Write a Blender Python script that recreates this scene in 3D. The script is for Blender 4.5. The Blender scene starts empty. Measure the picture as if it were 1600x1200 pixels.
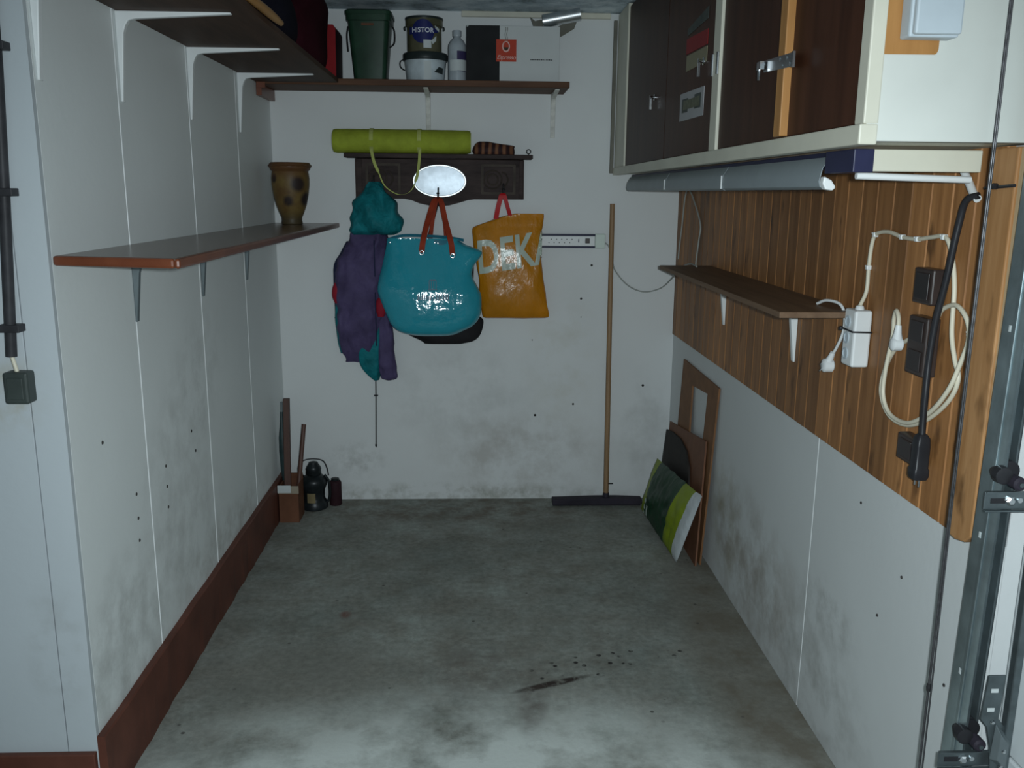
import bpy, bmesh, math, random
from mathutils import Vector, Matrix, noise
from mathutils.bvhtree import BVHTree

random.seed(7)
SC = bpy.context.scene
COL = SC.collection
PI = math.pi

# ------------------------------------------------------------------ camera
EYE = Vector((0.0, 0.0, 1.6))
PITCH, YAW, ROLL = math.radians(12.183), math.radians(2.517), math.radians(0.528)
fw = Vector((math.sin(YAW) * math.cos(PITCH), math.cos(YAW) * math.cos(PITCH), -math.sin(PITCH)))
rt = Vector((math.cos(YAW), -math.sin(YAW), 0))
up = rt.cross(fw)
r2 = rt * math.cos(ROLL) + up * math.sin(ROLL)
u2 = up * math.cos(ROLL) - rt * math.sin(ROLL)
cd = bpy.data.cameras.new('camera')
cd.sensor_width = 36.0
cd.lens = 36.0 * 1381.15 / 1600.0
cd.clip_start = 0.02
cam = bpy.data.objects.new('camera', cd)
COL.objects.link(cam)
cam.matrix_world = Matrix(((r2.x, u2.x, -fw.x, EYE.x), (r2.y, u2.y, -fw.y, EYE.y),
                           (r2.z, u2.z, -fw.z, EYE.z), (0, 0, 0, 1)))
SC.camera = cam

# ------------------------------------------------------------------ world and lights
w = bpy.data.worlds.new('ambient_fill')  # even bluish fill added for the unbuilt garage behind the camera
SC.world = w
w.use_nodes = True
w.node_tree.nodes['Background'].inputs[0].default_value = (0.72, 0.92, 1.0, 1)
w.node_tree.nodes['Background'].inputs[1].default_value = 0.25

fl = bpy.data.lights.new('camera_flash', 'SPOT')      # the flash of the compact camera that took the photo
fl.energy = 190.0
fl.color = (0.885, 1.0, 1.045)
fl.spot_size = math.radians(112)
fl.spot_blend = 1.0
fl.shadow_soft_size = 0.016
flash = bpy.data.objects.new('camera_flash', fl)
COL.objects.link(flash)
flash.location = EYE + r2 * 0.055 + u2 * 0.02 + fw * 0.01
flash.rotation_euler = (fw - u2 * 0.12).to_track_quat('-Z', 'Y').to_euler()

vs = SC.view_settings
vs.view_transform = 'Standard'
vs.look = 'None'
vs.exposure = 0.0
vs.gamma = 1.0
vs.use_curve_mapping = False

# ------------------------------------------------------------------ materials
def nt(name):
    m = bpy.data.materials.new(name)
    m.use_nodes = True
    t = m.node_tree
    return m, t, t.nodes, t.links, t.nodes['Principled BSDF']

def rgba(c):
    return (c[0], c[1], c[2], 1.0)

def coords(t, scale=(1, 1, 1), kind='Object'):
    tc = t.nodes.new('ShaderNodeTexCoord')
    mp = t.nodes.new('ShaderNodeMapping')
    mp.inputs['Scale'].default_value = scale
    t.links.new(tc.outputs[kind], mp.inputs['Vector'])
    return mp.outputs['Vector']

def noise_n(t, vec, scale, detail=4.0, rough=0.55):
    n = t.nodes.new('ShaderNodeTexNoise')
    n.inputs['Scale'].default_value = scale
    n.inputs['Detail'].default_value = detail
    n.inputs['Roughness'].default_value = rough
    t.links.new(vec, n.inputs['Vector'])
    return n.outputs['Fac']

def ramp(t, fac, stops, interp='LINEAR'):
    r = t.nodes.new('ShaderNodeValToRGB')
    r.color_ramp.interpolation = interp
    e = r.color_ramp.elements
    while len(e) < len(stops):
        e.new(0.5)
    for i, (p, c) in enumerate(stops):
        e[i].position = p
        e[i].color = rgba(c) if hasattr(c, '__len__') else (c, c, c, 1)
    t.links.new(fac, r.inputs['Fac'])
    return r.outputs['Color']

def mixc(t, fac, a, b, mode='MIX'):
    m = t.nodes.new('ShaderNodeMix')
    m.data_type = 'RGBA'
    m.blend_type = mode
    for sock, v in ((m.inputs[0], fac), (m.inputs[6], a), (m.inputs[7], b)):
        if isinstance(v, (int, float)):
            sock.default_value = v
        elif isinstance(v, tuple):
            sock.default_value = rgba(v)
        else:
            t.links.new(v, sock)
    return m.outputs[2]

def math_n(t, op, a, b=None):
    m = t.nodes.new('ShaderNodeMath')
    m.operation = op
    m.use_clamp = True
    for i, v in enumerate((a, b)):
        if v is None:
            continue
        if isinstance(v, (int, float)):
            m.inputs[i].default_value = v
        else:
            t.links.new(v, m.inputs[i])
    return m.outputs[0]

def blob(t, loc, rad, rot=(0, 0, 0), nscale=9.0, soft=(0.1, 0.75), breakup=(0.35, 0.62)):
    """a stain: soft ellipsoid at loc with radii rad, broken up by noise"""
    tc = t.nodes.new('ShaderNodeTexCoord')
    mp = t.nodes.new('ShaderNodeMapping')
    mp.vector_type = 'TEXTURE'
    mp.inputs['Location'].default_value = loc
    mp.inputs['Rotation'].default_value = rot
    mp.inputs['Scale'].default_value = rad
    t.links.new(tc.outputs['Object'], mp.inputs['Vector'])
    g = t.nodes.new('ShaderNodeTexGradient')
    g.gradient_type = 'SPHERICAL'
    t.links.new(mp.outputs['Vector'], g.inputs['Vector'])
    a = ramp(t, g.outputs['Fac'], [(soft[0], 0.0), (soft[1], 1.0)])
    n = noise_n(t, tc.outputs['Object'], nscale, 6.0, 0.65)
    b = ramp(t, n, [(breakup[0], 0.0), (breakup[1], 1.0)])
    return math_n(t, 'MULTIPLY', a, b)

def bump(t, bsdf, fac, strength, dist=0.01):
    b = t.nodes.new('ShaderNodeBump')
    b.inputs['Strength'].default_value = strength
    b.inputs['Distance'].default_value = dist
    t.links.new(fac, b.inputs['Height'])
    t.links.new(b.outputs['Normal'], bsdf.inputs['Normal'])

def mat(name, col, rough=0.6, metal=0.0, var=0.12, scale=9.0, bmp=0.0, bscale=60.0, spec=0.18,
        second=None, stretch=(1, 1, 1), bdist=0.004, trans=0.0):
    m, t, N, L, b = nt(name)
    v = coords(t, stretch)
    n = noise_n(t, v, scale, 5.0)
    lo = tuple(c * (1 - var) for c in col)
    hi = second if second else tuple(min(1, c * (1 + var)) for c in col)
    c = ramp(t, n, [(0.3, lo), (0.7, hi)])
    L.new(c, b.inputs['Base Color'])
    b.inputs['Roughness'].default_value = rough
    b.inputs['Metallic'].default_value = metal
    b.inputs['Specular IOR Level'].default_value = spec
    if trans:
        b.inputs['Transmission Weight'].default_value = trans
    if bmp:
        bump(t, b, noise_n(t, v, bscale, 3.0), bmp, bdist)
    return m

M = {}

def floor_mat():
    m, t, N, L, b = nt('concrete_floor')
    v = coords(t)
    base = ramp(t, noise_n(t, v, 2.3, 8.0, 0.62), [(0.3, (0.205, 0.220, 0.200)), (0.55, (0.270, 0.280, 0.255)), (0.75, (0.340, 0.370, 0.345))])
    fine = ramp(t, noise_n(t, v, 38.0, 6.0, 0.7), [(0.3, 0.70), (0.7, 1.18)])
    c = mixc(t, 1.0, base, fine, 'MULTIPLY')
    mid = ramp(t, noise_n(t, v, 6.0, 7.0, 0.7), [(0.35, (0.80, 0.76, 0.72)), (0.65, (1.10, 1.14, 1.14))])
    c = mixc(t, 1.0, c, mid, 'MULTIPLY')
    # pale patch with a broken edge near the camera, brown damp along the right wall and at the back
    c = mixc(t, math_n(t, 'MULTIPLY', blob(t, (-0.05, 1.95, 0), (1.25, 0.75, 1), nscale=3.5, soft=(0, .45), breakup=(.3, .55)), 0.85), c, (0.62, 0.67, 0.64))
    c = mixc(t, math_n(t, 'MULTIPLY', blob(t, (1.02, 2.75, 0), (0.30, 1.4, 1), nscale=6, soft=(0, .4), breakup=(.3, .6)), 0.85), c, (0.135, 0.115, 0.085))
    c = mixc(t, math_n(t, 'MULTIPLY', blob(t, (-0.1, 4.35, 0), (1.0, 0.32, 1), nscale=10, soft=(0, .6), breakup=(.45, .65)), 0.7), c, (0.13, 0.10, 0.075))
    c = mixc(t, math_n(t, 'MULTIPLY', blob(t, (-0.6, 2.75, 0), (0.5, 0.3, 1), nscale=6, soft=(0, .6)), 0.5), c, (0.13, 0.115, 0.095))
    c = mixc(t, math_n(t, 'MULTIPLY', blob(t, (0.02, 2.75, 0), (0.26, 0.24, 1), nscale=11, soft=(0, .6)), 0.6), c, (0.12, 0.105, 0.09))
    # dark oily scrape with the trail below it
    c = mixc(t, blob(t, (0.26, 2.665, 0), (0.17, 0.022, 1), (0, 0, 0.36), 30, (.05, .45), (.28, .5)), c, (0.035, 0.026, 0.022))
    c = mixc(t, math_n(t, 'MULTIPLY', blob(t, (0.185, 2.54, 0), (0.06, 0.2, 1), (0, 0, -0.12), 14, (.0, .6), (.3, .65)), 0.75), c, (0.085, 0.065, 0.055))
    # flakes scattered right of the scrape
    vo = t.nodes.new('ShaderNodeTexVoronoi')
    vo.inputs['Scale'].default_value = 24.0
    L.new(v, vo.inputs['Vector'])
    dots = ramp(t, vo.outputs['Distance'], [(0.17, 1.0), (0.24, 0.0)])
    fl_ = math_n(t, 'MULTIPLY', dots, blob(t, (0.47, 2.80, 0), (0.36, 0.085, 1), (0, 0, 0.30), 40, (.0, .25), (.35, .5)))
    c = mixc(t, fl_, c, (0.03, 0.028, 0.026))
    # general specks
    vo2 = t.nodes.new('ShaderNodeTexVoronoi')
    vo2.inputs['Scale'].default_value = 13.0
    L.new(v, vo2.inputs['Vector'])
    sp = math_n(t, 'MULTIPLY', ramp(t, vo2.outputs['Distance'], [(0.06, 1.0), (0.10, 0.0)]), ramp(t, noise_n(t, v, 5.0), [(0.5, 0.0), (0.6, 0.8)]))
    c = mixc(t, sp, c, (0.06, 0.055, 0.05))
    c = mixc(t, blob(t, (-0.497, 3.18, 0), (0.028, 0.038, 1), nscale=30, soft=(0, .7), breakup=(0.1, 0.5)), c, (0.16, 0.09, 0.075))
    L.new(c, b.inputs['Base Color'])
    b.inputs['Roughness'].default_value = 0.82
    b.inputs['Specular IOR Level'].default_value = 0.3
    bump(t, b, noise_n(t, v, 55.0, 6.0), 0.25, 0.004)
    return m

def wall_mat(name, col, stains, rough=0.62, pitted=0.12, tone=0.05):
    m, t, N, L, b = nt(name)
    v = coords(t)
    lo = tuple(c * (1 - tone) for c in col)
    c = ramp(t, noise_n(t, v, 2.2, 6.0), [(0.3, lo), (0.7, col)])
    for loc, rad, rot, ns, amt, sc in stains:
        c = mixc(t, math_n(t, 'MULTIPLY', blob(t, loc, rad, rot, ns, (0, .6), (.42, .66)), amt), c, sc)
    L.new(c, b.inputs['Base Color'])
    b.inputs['Roughness'].default_value = rough
    b.inputs['Specular IOR Level'].default_value = 0.35
    bump(t, b, noise_n(t, v, 45.0, 5.0), pitted, 0.004)
    return m

def wood_mat(name, dark, light, grain=(18, 18, 1.4), rough=0.5, spec=0.5, knots=0.0, rand=0.25, bmp=0.05):
    m, t, N, L, b = nt(name)
    tc = N.new('ShaderNodeTexCoord')
    oi = N.new('ShaderNodeObjectInfo')
    ad = N.new('ShaderNodeVectorMath')
    ad.operation = 'ADD'
    mul = N.new('ShaderNodeVectorMath')
    mul.operation = 'SCALE'
    mul.inputs[0].default_value = (7, 5, 9)
    L.new(oi.outputs['Random'], mul.inputs['Scale'])
    L.new(tc.outputs['Object'], ad.inputs[0])
    L.new(mul.outputs[0], ad.inputs[1])
    mp = N.new('ShaderNodeMapping')
    mp.inputs['Scale'].default_value = grain
    L.new(ad.outputs[0], mp.inputs['Vector'])
    n = noise_n(t, mp.outputs['Vector'], 2.2, 6.0, 0.6)
    c = ramp(t, n, [(0.28, dark), (0.72, light)])
    if knots:
        kp = N.new('ShaderNodeMapping')
        kp.inputs['Scale'].default_value = (1, 1, 0.4)
        L.new(ad.outputs[0], kp.inputs['Vector'])
        k = noise_n(t, kp.outputs['Vector'], 15.0, 3.0)
        km = math_n(t, 'MULTIPLY', ramp(t, k, [(0.60, 0.0), (0.72, 1.0)]), knots)
        c = mixc(t, km, c, tuple(x * 0.4 for x in dark))
    tone = ramp(t, oi.outputs['Random'], [(0.0, 1.0 - rand), (1.0, 1.0 + rand * 0.6)])
    c = mixc(t, 1.0, c, tone, 'MULTIPLY')
    L.new(c, b.inputs['Base Color'])
    b.inputs['Roughness'].default_value = rough
    b.inputs['Specular IOR Level'].default_value = spec
    bump(t, b, n, bmp, 0.004)
    return m

def film_mat(name, col, rough=0.16, wr=0.5, wscale=14.0, dist=0.01, var=0.12, second=None, stretch=(1, 1, 1), spec=0.55):
    """glossy crinkled plastic film"""
    m, t, N, L, b = nt(name)
    v = coords(t, stretch)
    c = ramp(t, noise_n(t, v, 6.0, 4.0), [(0.3, tuple(x * (1 - var) for x in col)), (0.7, second or tuple(x * (1 + var) for x in col))])
    L.new(c, b.inputs['Base Color'])
    b.inputs['Roughness'].default_value = rough
    b.inputs['Specular IOR Level'].default_value = spec
    bump(t, b, noise_n(t, v, wscale, 3.0, 0.5), wr, dist)
    return m

BROWN = (0.20, 0.15, 0.10)
GREYD = (0.26, 0.26, 0.24)
WHITE = (0.70, 0.725, 0.72)
M['floor'] = floor_mat()
M['wall_back'] = wall_mat('white_plaster_back', (0.68, 0.70, 0.70), [
    ((0.25, 4.5, 0.25), (0.55, .3, 0.28), (0, 0, 0), 7, 0.35, BROWN),
    ((0.45, 4.5, 0.75), (0.22, .3, 0.5), (0, 0, 0), 6, 0.22, (0.40, 0.36, 0.22)),
    ((-0.62, 4.5, 0.22), (0.2, .3, 0.12), (0, 0, 0), 16, 0.4, GREYD),
    ((-0.2, 4.5, 0.03), (1.2, .3, 0.07), (0, 0, 0), 13, 0.6, (0.22, 0.22, 0.17)),
    ((0.9, 4.5, 0.35), (0.2, .3, 0.4), (0, 0, 0), 6, 0.3, GREYD),
    ((-0.05, 4.5, 0.55), (0.5, .3, 0.4), (0, 0, 0), 9, 0.2, GREYD)])
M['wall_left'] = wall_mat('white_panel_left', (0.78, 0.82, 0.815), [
    ((-0.98, 2.35, 0.35), (.3, 0.45, 0.3), (0, 0, 0), 8, 0.45, GREYD),
    ((-0.98, 2.9, 0.45), (.3, 0.5, 0.28), (0, 0, 0), 9, 0.32, GREYD),
    ((-0.98, 3.0, 0.85), (.3, 0.6, 0.3), (0.5, 0, 0), 10, 0.25, GREYD),
    ((-0.98, 3.4, 0.25), (.3, 0.9, 0.14), (0, 0, 0), 10, 0.35, BROWN)], rough=0.5)
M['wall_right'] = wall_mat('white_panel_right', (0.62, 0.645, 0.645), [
    ((1.034, 3.1, 0.22), (.3, 0.75, 0.34), (0, 0, 0), 7, 0.55, BROWN),
    ((1.034, 2.5, 0.14), (.3, 0.6, 0.28), (0, 0, 0), 9, 0.5, GREYD),
    ((1.034, 3.4, 0.3), (.3, 0.25, 0.3), (0, 0, 0), 9, 0.5, (0.27, 0.23, 0.12)),
    ((1.034, 2.35, 0.4), (.3, 0.25, 0.12), (0, 0, 0), 14, 0.45, GREYD)], rough=0.5)
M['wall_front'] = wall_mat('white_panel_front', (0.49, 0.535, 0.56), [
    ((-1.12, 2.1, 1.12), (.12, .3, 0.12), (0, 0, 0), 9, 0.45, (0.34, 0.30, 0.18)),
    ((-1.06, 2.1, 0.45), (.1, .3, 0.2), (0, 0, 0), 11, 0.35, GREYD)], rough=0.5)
def ceil_mat():
    m, t, N, L, b = nt('stained_concrete_ceiling')
    v = coords(t)
    c = ramp(t, noise_n(t, v, 7.0, 8.0, 0.68), [(0.33, (0.13, 0.17, 0.17)), (0.46, (0.50, 0.60, 0.66)), (0.62, (0.80, 0.88, 0.92))])
    L.new(c, b.inputs['Base Color'])
    b.inputs['Roughness'].default_value = 0.85
    bump(t, b, noise_n(t, v, 40.0, 6.0), 0.5, 0.006)
    return m
M['ceiling'] = ceil_mat()
M['baseboard'] = mat('red_brown_paint', (0.115, 0.040, 0.026), 0.55, var=0.25, scale=6, bmp=0.15, bscale=30, spec=0.3)
M['pine'] = wood_mat('knotty_pine_planks', (0.200, 0.085, 0.027), (0.400, 0.190, 0.070), (16, 16, 1.1), 0.5, 0.3, 0.85, 0.34)
M['pine_post'] = wood_mat('pine_post', (0.27, 0.125, 0.042), (0.46, 0.255, 0.115), (14, 14, 1.0), 0.55, 0.25, 0.8, 0.05)
M['pale_wood'] = wood_mat('pale_planed_wood', (0.40, 0.29, 0.17), (0.52, 0.41, 0.26), (14, 14, 1.0), 0.55, 0.25, 0, 0.05)
M['shelf_dark'] = wood_mat('dark_shelf_board', (0.040, 0.022, 0.014), (0.090, 0.048, 0.030), (9, 1.0, 9), 0.6, 0.18, 0, 0.1)
M['shelf_back'] = wood_mat('brown_back_shelf', (0.060, 0.028, 0.016), (0.130, 0.062, 0.034), (1.0, 9, 9), 0.6, 0.18, 0, 0.1)
M['shelf_lam'] = wood_mat('glossy_laminate_shelf', (0.120, 0.070, 0.048), (0.170, 0.105, 0.075), (7, 0.7, 7), 0.26, 0.6, 0, 0.05, 0.02)
M['shelf_edge'] = wood_mat('red_brown_shelf_edge', (0.120, 0.032, 0.014), (0.200, 0.062, 0.028), (3, 3, 3), 0.35, 0.5, 0, 0.05, 0.02)
M['shelf_r'] = wood_mat('plain_board_shelf', (0.110, 0.065, 0.040), (0.200, 0.125, 0.075), (14, 1.0, 14), 0.55, 0.25, 0, 0.05)
M['cab_door'] = wood_mat('dark_varnished_door', (0.030, 0.011, 0.006), (0.068, 0.026, 0.014), (8, 8, 0.7), 0.42, 0.10, 0, 0.15, 0.02)
M['cream'] = mat('cream_paint', (0.58, 0.565, 0.47), 0.45, var=0.08, scale=5, bmp=0.08, bscale=30, spec=0.35)
M['cabwhite'] = mat('cream_white_cabinet_side', (0.565, 0.58, 0.54), 0.5, var=0.05, scale=4, bmp=0.06, bscale=30, spec=0.35)
M['orange_wood'] = wood_mat('bare_orange_wood', (0.30, 0.135, 0.035), (0.46, 0.225, 0.07), (12, 12, 1.0), 0.5, 0.4, 0, 0.05)
M['white_metal'] = mat('white_enamel_bracket', (0.74, 0.77, 0.77), 0.35, var=0.04, spec=0.4)
M['old_white'] = mat('chipped_white_bracket', (0.62, 0.62, 0.58), 0.5, var=0.2, scale=30)
M['grey_bracket'] = mat('dull_grey_steel', (0.16, 0.19, 0.20), 0.45, 0.4, var=0.15)
M['zinc'] = mat('galvanised_steel', (0.36, 0.43, 0.45), 0.36, 0.9, var=0.22, scale=14, bmp=0.06)
M['dark_zinc'] = mat('dark_steel', (0.16, 0.19, 0.20), 0.4, 0.8, var=0.25, scale=20)
M['chrome'] = mat('chrome', (0.72, 0.74, 0.76), 0.2, 1.0, var=0.1, scale=25)
M['mirror'] = mat('silvered_oval_mirror', (0.66, 0.73, 0.80), 0.49, 1.0, var=0.14, scale=30, bmp=0.05, bscale=22)
M['mirror_rim'] = mat('pale_mirror_rim', (0.80, 0.84, 0.85), 0.44, 1.0, var=0.05)
M['rack'] = wood_mat('dark_carved_rack', (0.022, 0.015, 0.015), (0.070, 0.050, 0.046), (2, 10, 10), 0.6, 0.12, 0, 0.05)
M['rack_relief'] = wood_mat('worn_rack_relief', (0.042, 0.034, 0.028), (0.085, 0.068, 0.056), (6, 6, 6), 0.6, 0.12, 0, 0.05)
M['iron'] = mat('black_iron', (0.030, 0.030, 0.032), 0.45, 0.3, var=0.3)
M['black'] = mat('black_plastic', (0.020, 0.020, 0.023), 0.4, var=0.2, spec=0.3)
M['rubber'] = mat('black_purple_rubber', (0.030, 0.026, 0.036), 0.6, var=0.25, spec=0.12)
M['mat_green'] = mat('lime_foam_mat', (0.290, 0.345, 0.035), 0.75, var=0.16, scale=16, bmp=0.4, bscale=45, bdist=0.006)
M['mat_strap'] = mat('lime_strap', (0.40, 0.44, 0.13), 0.7, var=0.1)
M['teal'] = mat('teal_nylon', (0.008, 0.150, 0.172), 0.6, var=0.35, scale=14, bmp=0.9, bscale=15, bdist=0.02, spec=0.12)
M['purple'] = mat('purple_nylon', (0.072, 0.056, 0.125), 0.65, var=0.3, scale=10, bmp=0.8, bscale=12, bdist=0.02, spec=0.12)
M['navy'] = mat('navy_lining', (0.022, 0.026, 0.060), 0.6, var=0.3, spec=0.1)
M['red_patch'] = mat('red_patch', (0.26, 0.016, 0.030), 0.55, var=0.15, spec=0.08)
M['blue_film'] = film_mat('turquoise_glossy_vinyl', (0.022, 0.285, 0.365), 0.10, 0.36, 25.0, 0.010, 0.06)
M['blue_in'] = film_mat('turquoise_inside', (0.012, 0.15, 0.21), 0.3, 0.3)
M['blue_rim'] = mat('turquoise_rim', (0.012, 0.13, 0.19), 0.6, spec=0.1)
M['strap_red'] = mat('rust_red_strap', (0.27, 0.040, 0.018), 0.6, var=0.2, scale=20, spec=0.08)
M['strap_bright'] = mat('bright_red_handle', (0.40, 0.008, 0.012), 0.4, var=0.1, spec=0.1)
M['orange_film'] = film_mat('orange_carrier_film', (0.46, 0.185, 0.008), 0.24, 0.55, 26.0, 0.007, 0.16, second=(0.54, 0.20, 0.006), stretch=(1.6, 1, .8))
M['print_grey'] = film_mat('pale_grey_print', (0.44, 0.50, 0.43), 0.26, 0.5, 26.0, 0.006, 0.1)
M['print_logo'] = mat('faded_mauve_print', (0.15, 0.19, 0.25), 0.4, var=0.15)
M['black_bag'] = mat('black_cloth_bag', (0.014, 0.013, 0.015), 0.7, var=0.3, bmp=0.3, bscale=20)
M['stick'] = wood_mat('worn_broomstick', (0.200, 0.120, 0.060), (0.320, 0.200, 0.105), (10, 10, 1.0), 0.55, 0.4, 0, 0.05)
M['white_plastic'] = mat('white_plastic', (0.68, 0.70, 0.70), 0.4, var=0.04, spec=0.4)
M['grey_box'] = mat('pale_grey_plastic', (0.46, 0.52, 0.56), 0.45, var=0.05, spec=0.4)
M['cord_cream'] = mat('cream_flex', (0.62, 0.58, 0.46), 0.45, var=0.06, spec=0.35)
M['cord_grey'] = mat('grey_flex', (0.33, 0.35, 0.33), 0.5, var=0.1)
M['clear_end'] = mat('pale_green_plastic', (0.56, 0.64, 0.58), 0.35, var=0.05, spec=0.35)
M['socket_brown'] = mat('dark_brown_bakelite', (0.040, 0.028, 0.025), 0.32, var=0.2, spec=0.4)
M['socket_inner'] = mat('darker_brown_rocker', (0.028, 0.022, 0.022), 0.3, var=0.2, spec=0.4)
M['conduit'] = mat('dark_grey_conduit', (0.036, 0.036, 0.040), 0.5, var=0.3, scale=20, spec=0.2)
M['switch_dark'] = mat('grey_green_switch', (0.045, 0.056, 0.052), 0.45, var=0.2, spec=0.25)
M['green_bin'] = mat('dark_green_plastic', (0.016, 0.044, 0.026), 0.4, var=0.3, scale=12, spec=0.15)
M['red_box'] = mat('red_painted_tin', (0.240, 0.012, 0.016), 0.55, var=0.12, spec=0.1)
M['dark_side'] = mat('dark_maroon_side', (0.035, 0.016, 0.020), 0.6, var=0.2, spec=0.08)
M['bucket_white'] = mat('scuffed_white_bucket', (0.46, 0.52, 0.55), 0.4, var=0.22, scale=14, spec=0.3)
M['bucket_dark'] = mat('dark_lid', (0.022, 0.030, 0.030), 0.4, var=0.2)
M['bucket_green'] = mat('olive_metal_tin', (0.085, 0.085, 0.040), 0.35, 0.2, var=0.5, scale=7, second=(0.17, 0.16, 0.10), spec=0.25)
M['logo_blue'] = mat('navy_label', (0.016, 0.022, 0.110), 0.4, var=0.15)
M['label_white'] = mat('white_label', (0.52, 0.56, 0.56), 0.5, var=0.05)
M['print_white'] = mat('white_lettering', (0.62, 0.64, 0.70), 0.5, var=0.05)
M['bottle'] = mat('cloudy_white_bottle', (0.36, 0.40, 0.43), 0.3, var=0.15, scale=14, spec=0.35)
M['purple_label'] = mat('purple_label', (0.045, 0.036, 0.100), 0.45, var=0.15)
M['carton'] = mat('pale_carton', (0.52, 0.54, 0.535), 0.65, var=0.03)
M['carton_dark'] = mat('dark_carton_print', (0.018, 0.019, 0.020), 0.6, var=0.2, spec=0.08)
M['carton_red'] = mat('red_carton_print', (0.44, 0.048, 0.022), 0.55, var=0.12)
M['pink_print'] = mat('pink_script', (0.66, 0.42, 0.38), 0.6, var=0.05)
M['coffee'] = mat('dark_coffee_print', (0.05, 0.035, 0.02), 0.6, var=0.1)
M['foil'] = mat('brushed_aluminium', (0.60, 0.62, 0.63), 0.36, 1.0, var=0.12, scale=30)
M['flap'] = mat('grey_torn_card', (0.16, 0.155, 0.13), 0.8, var=0.25)
M['burgundy'] = mat('burgundy_cloth', (0.030, 0.006, 0.010), 0.8, var=0.3, bmp=0.3, bscale=18, spec=0.05)
M['dark_navy'] = mat('dark_navy_cloth', (0.010, 0.009, 0.016), 0.8, var=0.3, bmp=0.3, bscale=18, spec=0.05)
M['handle_wood'] = wood_mat('orange_handle', (0.26, 0.12, 0.025), (0.40, 0.20, 0.05), (2, 2, 2), 0.4, 0.5, 0, 0.05)
M['striped'] = mat('striped_brown_leather', (0.055, 0.020, 0.018), 0.55, var=0.6, scale=3, stretch=(16, 1, 1), second=(0.16, 0.07, 0.035))
M['lamp_grey'] = mat('blue_grey_reflector', (0.26, 0.30, 0.32), 0.45, 0.1, var=0.06, spec=0.3)
M['lamp_navy'] = mat('navy_lamp_housing', (0.020, 0.022, 0.055), 0.4, var=0.2)
M['tube_glass'] = mat('unlit_tube', (0.62, 0.66, 0.66), 0.2, var=0.03)
M['hardboard'] = mat('brown_hardboard', (0.200, 0.098, 0.046), 0.6, var=0.15, scale=14)
M['hardboard_red'] = mat('red_brown_hardboard', (0.175, 0.082, 0.048), 0.6, var=0.15, scale=14)
M['panel_dark'] = mat('dark_matte_panel', (0.030, 0.026, 0.024), 0.6, var=0.25, spec=0.1)
M['terracotta'] = mat('red_brown_carton', (0.135, 0.058, 0.032), 0.65, var=0.25, scale=10)
M['tan_tape'] = mat('tan_rim', (0.30, 0.26, 0.20), 0.6, var=0.15)
M['umbrella'] = mat('dark_green_nylon', (0.020, 0.040, 0.042), 0.35, var=0.4, scale=20, spec=0.4)
M['red_stick'] = wood_mat('reddish_stick', (0.065, 0.030, 0.022), (0.115, 0.055, 0.040), (8, 8, 1), 0.5, 0.4, 0, 0.05)
M['lantern'] = mat('black_lantern_enamel', (0.014, 0.018, 0.020), 0.35, 0.1, var=0.4, scale=15, spec=0.3)
M['lantern_label'] = mat('beige_label', (0.20, 0.16, 0.085), 0.5, var=0.2)
M['door_white'] = mat('white_garage_door', (0.56, 0.60, 0.61), 0.45, var=0.04, spec=0.35)
M['rope'] = mat('steel_lift_cable', (0.085, 0.085, 0.09), 0.4, 0.6, var=0.35, scale=90)
M['hole'] = mat('dark_plug_hole', (0.045, 0.042, 0.040), 0.8, var=0.2)
M['strip_white'] = mat('joint_strip_white', (0.70, 0.73, 0.73), 0.45, var=0.03)
M['paper_beige'] = mat('beige_sticker', (0.22, 0.20, 0.13), 0.55, var=0.08)
M['paper_white'] = mat('white_sticker', (0.34, 0.34, 0.35), 0.5, var=0.06)
M['paper_red'] = mat('red_sticker', (0.20, 0.010, 0.012), 0.5, var=0.15)
M['paper_grey'] = mat('grey_green_sticker', (0.055, 0.065, 0.058), 0.5, var=0.3, scale=20)
M['paper_olive'] = mat('olive_photo', (0.11, 0.115, 0.075), 0.5, var=0.4, scale=40)
M['paper_dark'] = mat('dark_photo_frame', (0.045, 0.055, 0.050), 0.5, var=0.2)

def vase_mat():
    m, t, N, L, b = nt('ochre_glaze_with_dark_spots')
    v = coords(t)
    c = ramp(t, noise_n(t, v, 9.0, 5.0), [(0.3, (0.095, 0.048, 0.018)), (0.5, (0.150, 0.098, 0.030)), (0.7, (0.195, 0.140, 0.050))])
    for loc, r in (((0.0, -0.085, 0.105), 0.036), ((0.048, -0.07, 0.185), 0.046), ((0.078, -0.03, 0.115), 0.046), ((-0.07, -0.06, 0.21), 0.03), ((0.0, 0.08, 0.14), 0.05), ((-0.085, 0.0, 0.12), 0.04)):
        c = mixc(t, blob(t, loc, (r, r, r), (0, 0, 0), 26, (0.05, .5), (.2, .4)), c, (0.026, 0.017, 0.015))
    # brown rim glaze running down from the lip
    tc = N.new('ShaderNodeTexCoord')
    sx = N.new('ShaderNodeSeparateXYZ')
    L.new(tc.outputs['Object'], sx.inputs[0])
    c = mixc(t, ramp(t, sx.outputs['Z'], [(0.20, 0.0), (0.25, 0.75)]), c, (0.10, 0.036, 0.016))
    c = mixc(t, ramp(t, sx.outputs['Z'], [(0.02, 0.85), (0.07, 0.0)]), c, (0.045, 0.036, 0.022))
    L.new(c, b.inputs['Base Color'])
    b.inputs['Roughness'].default_value = 0.5
    b.inputs['Specular IOR Level'].default_value = 0.3
    return m
M['vase'] = vase_mat()

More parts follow.
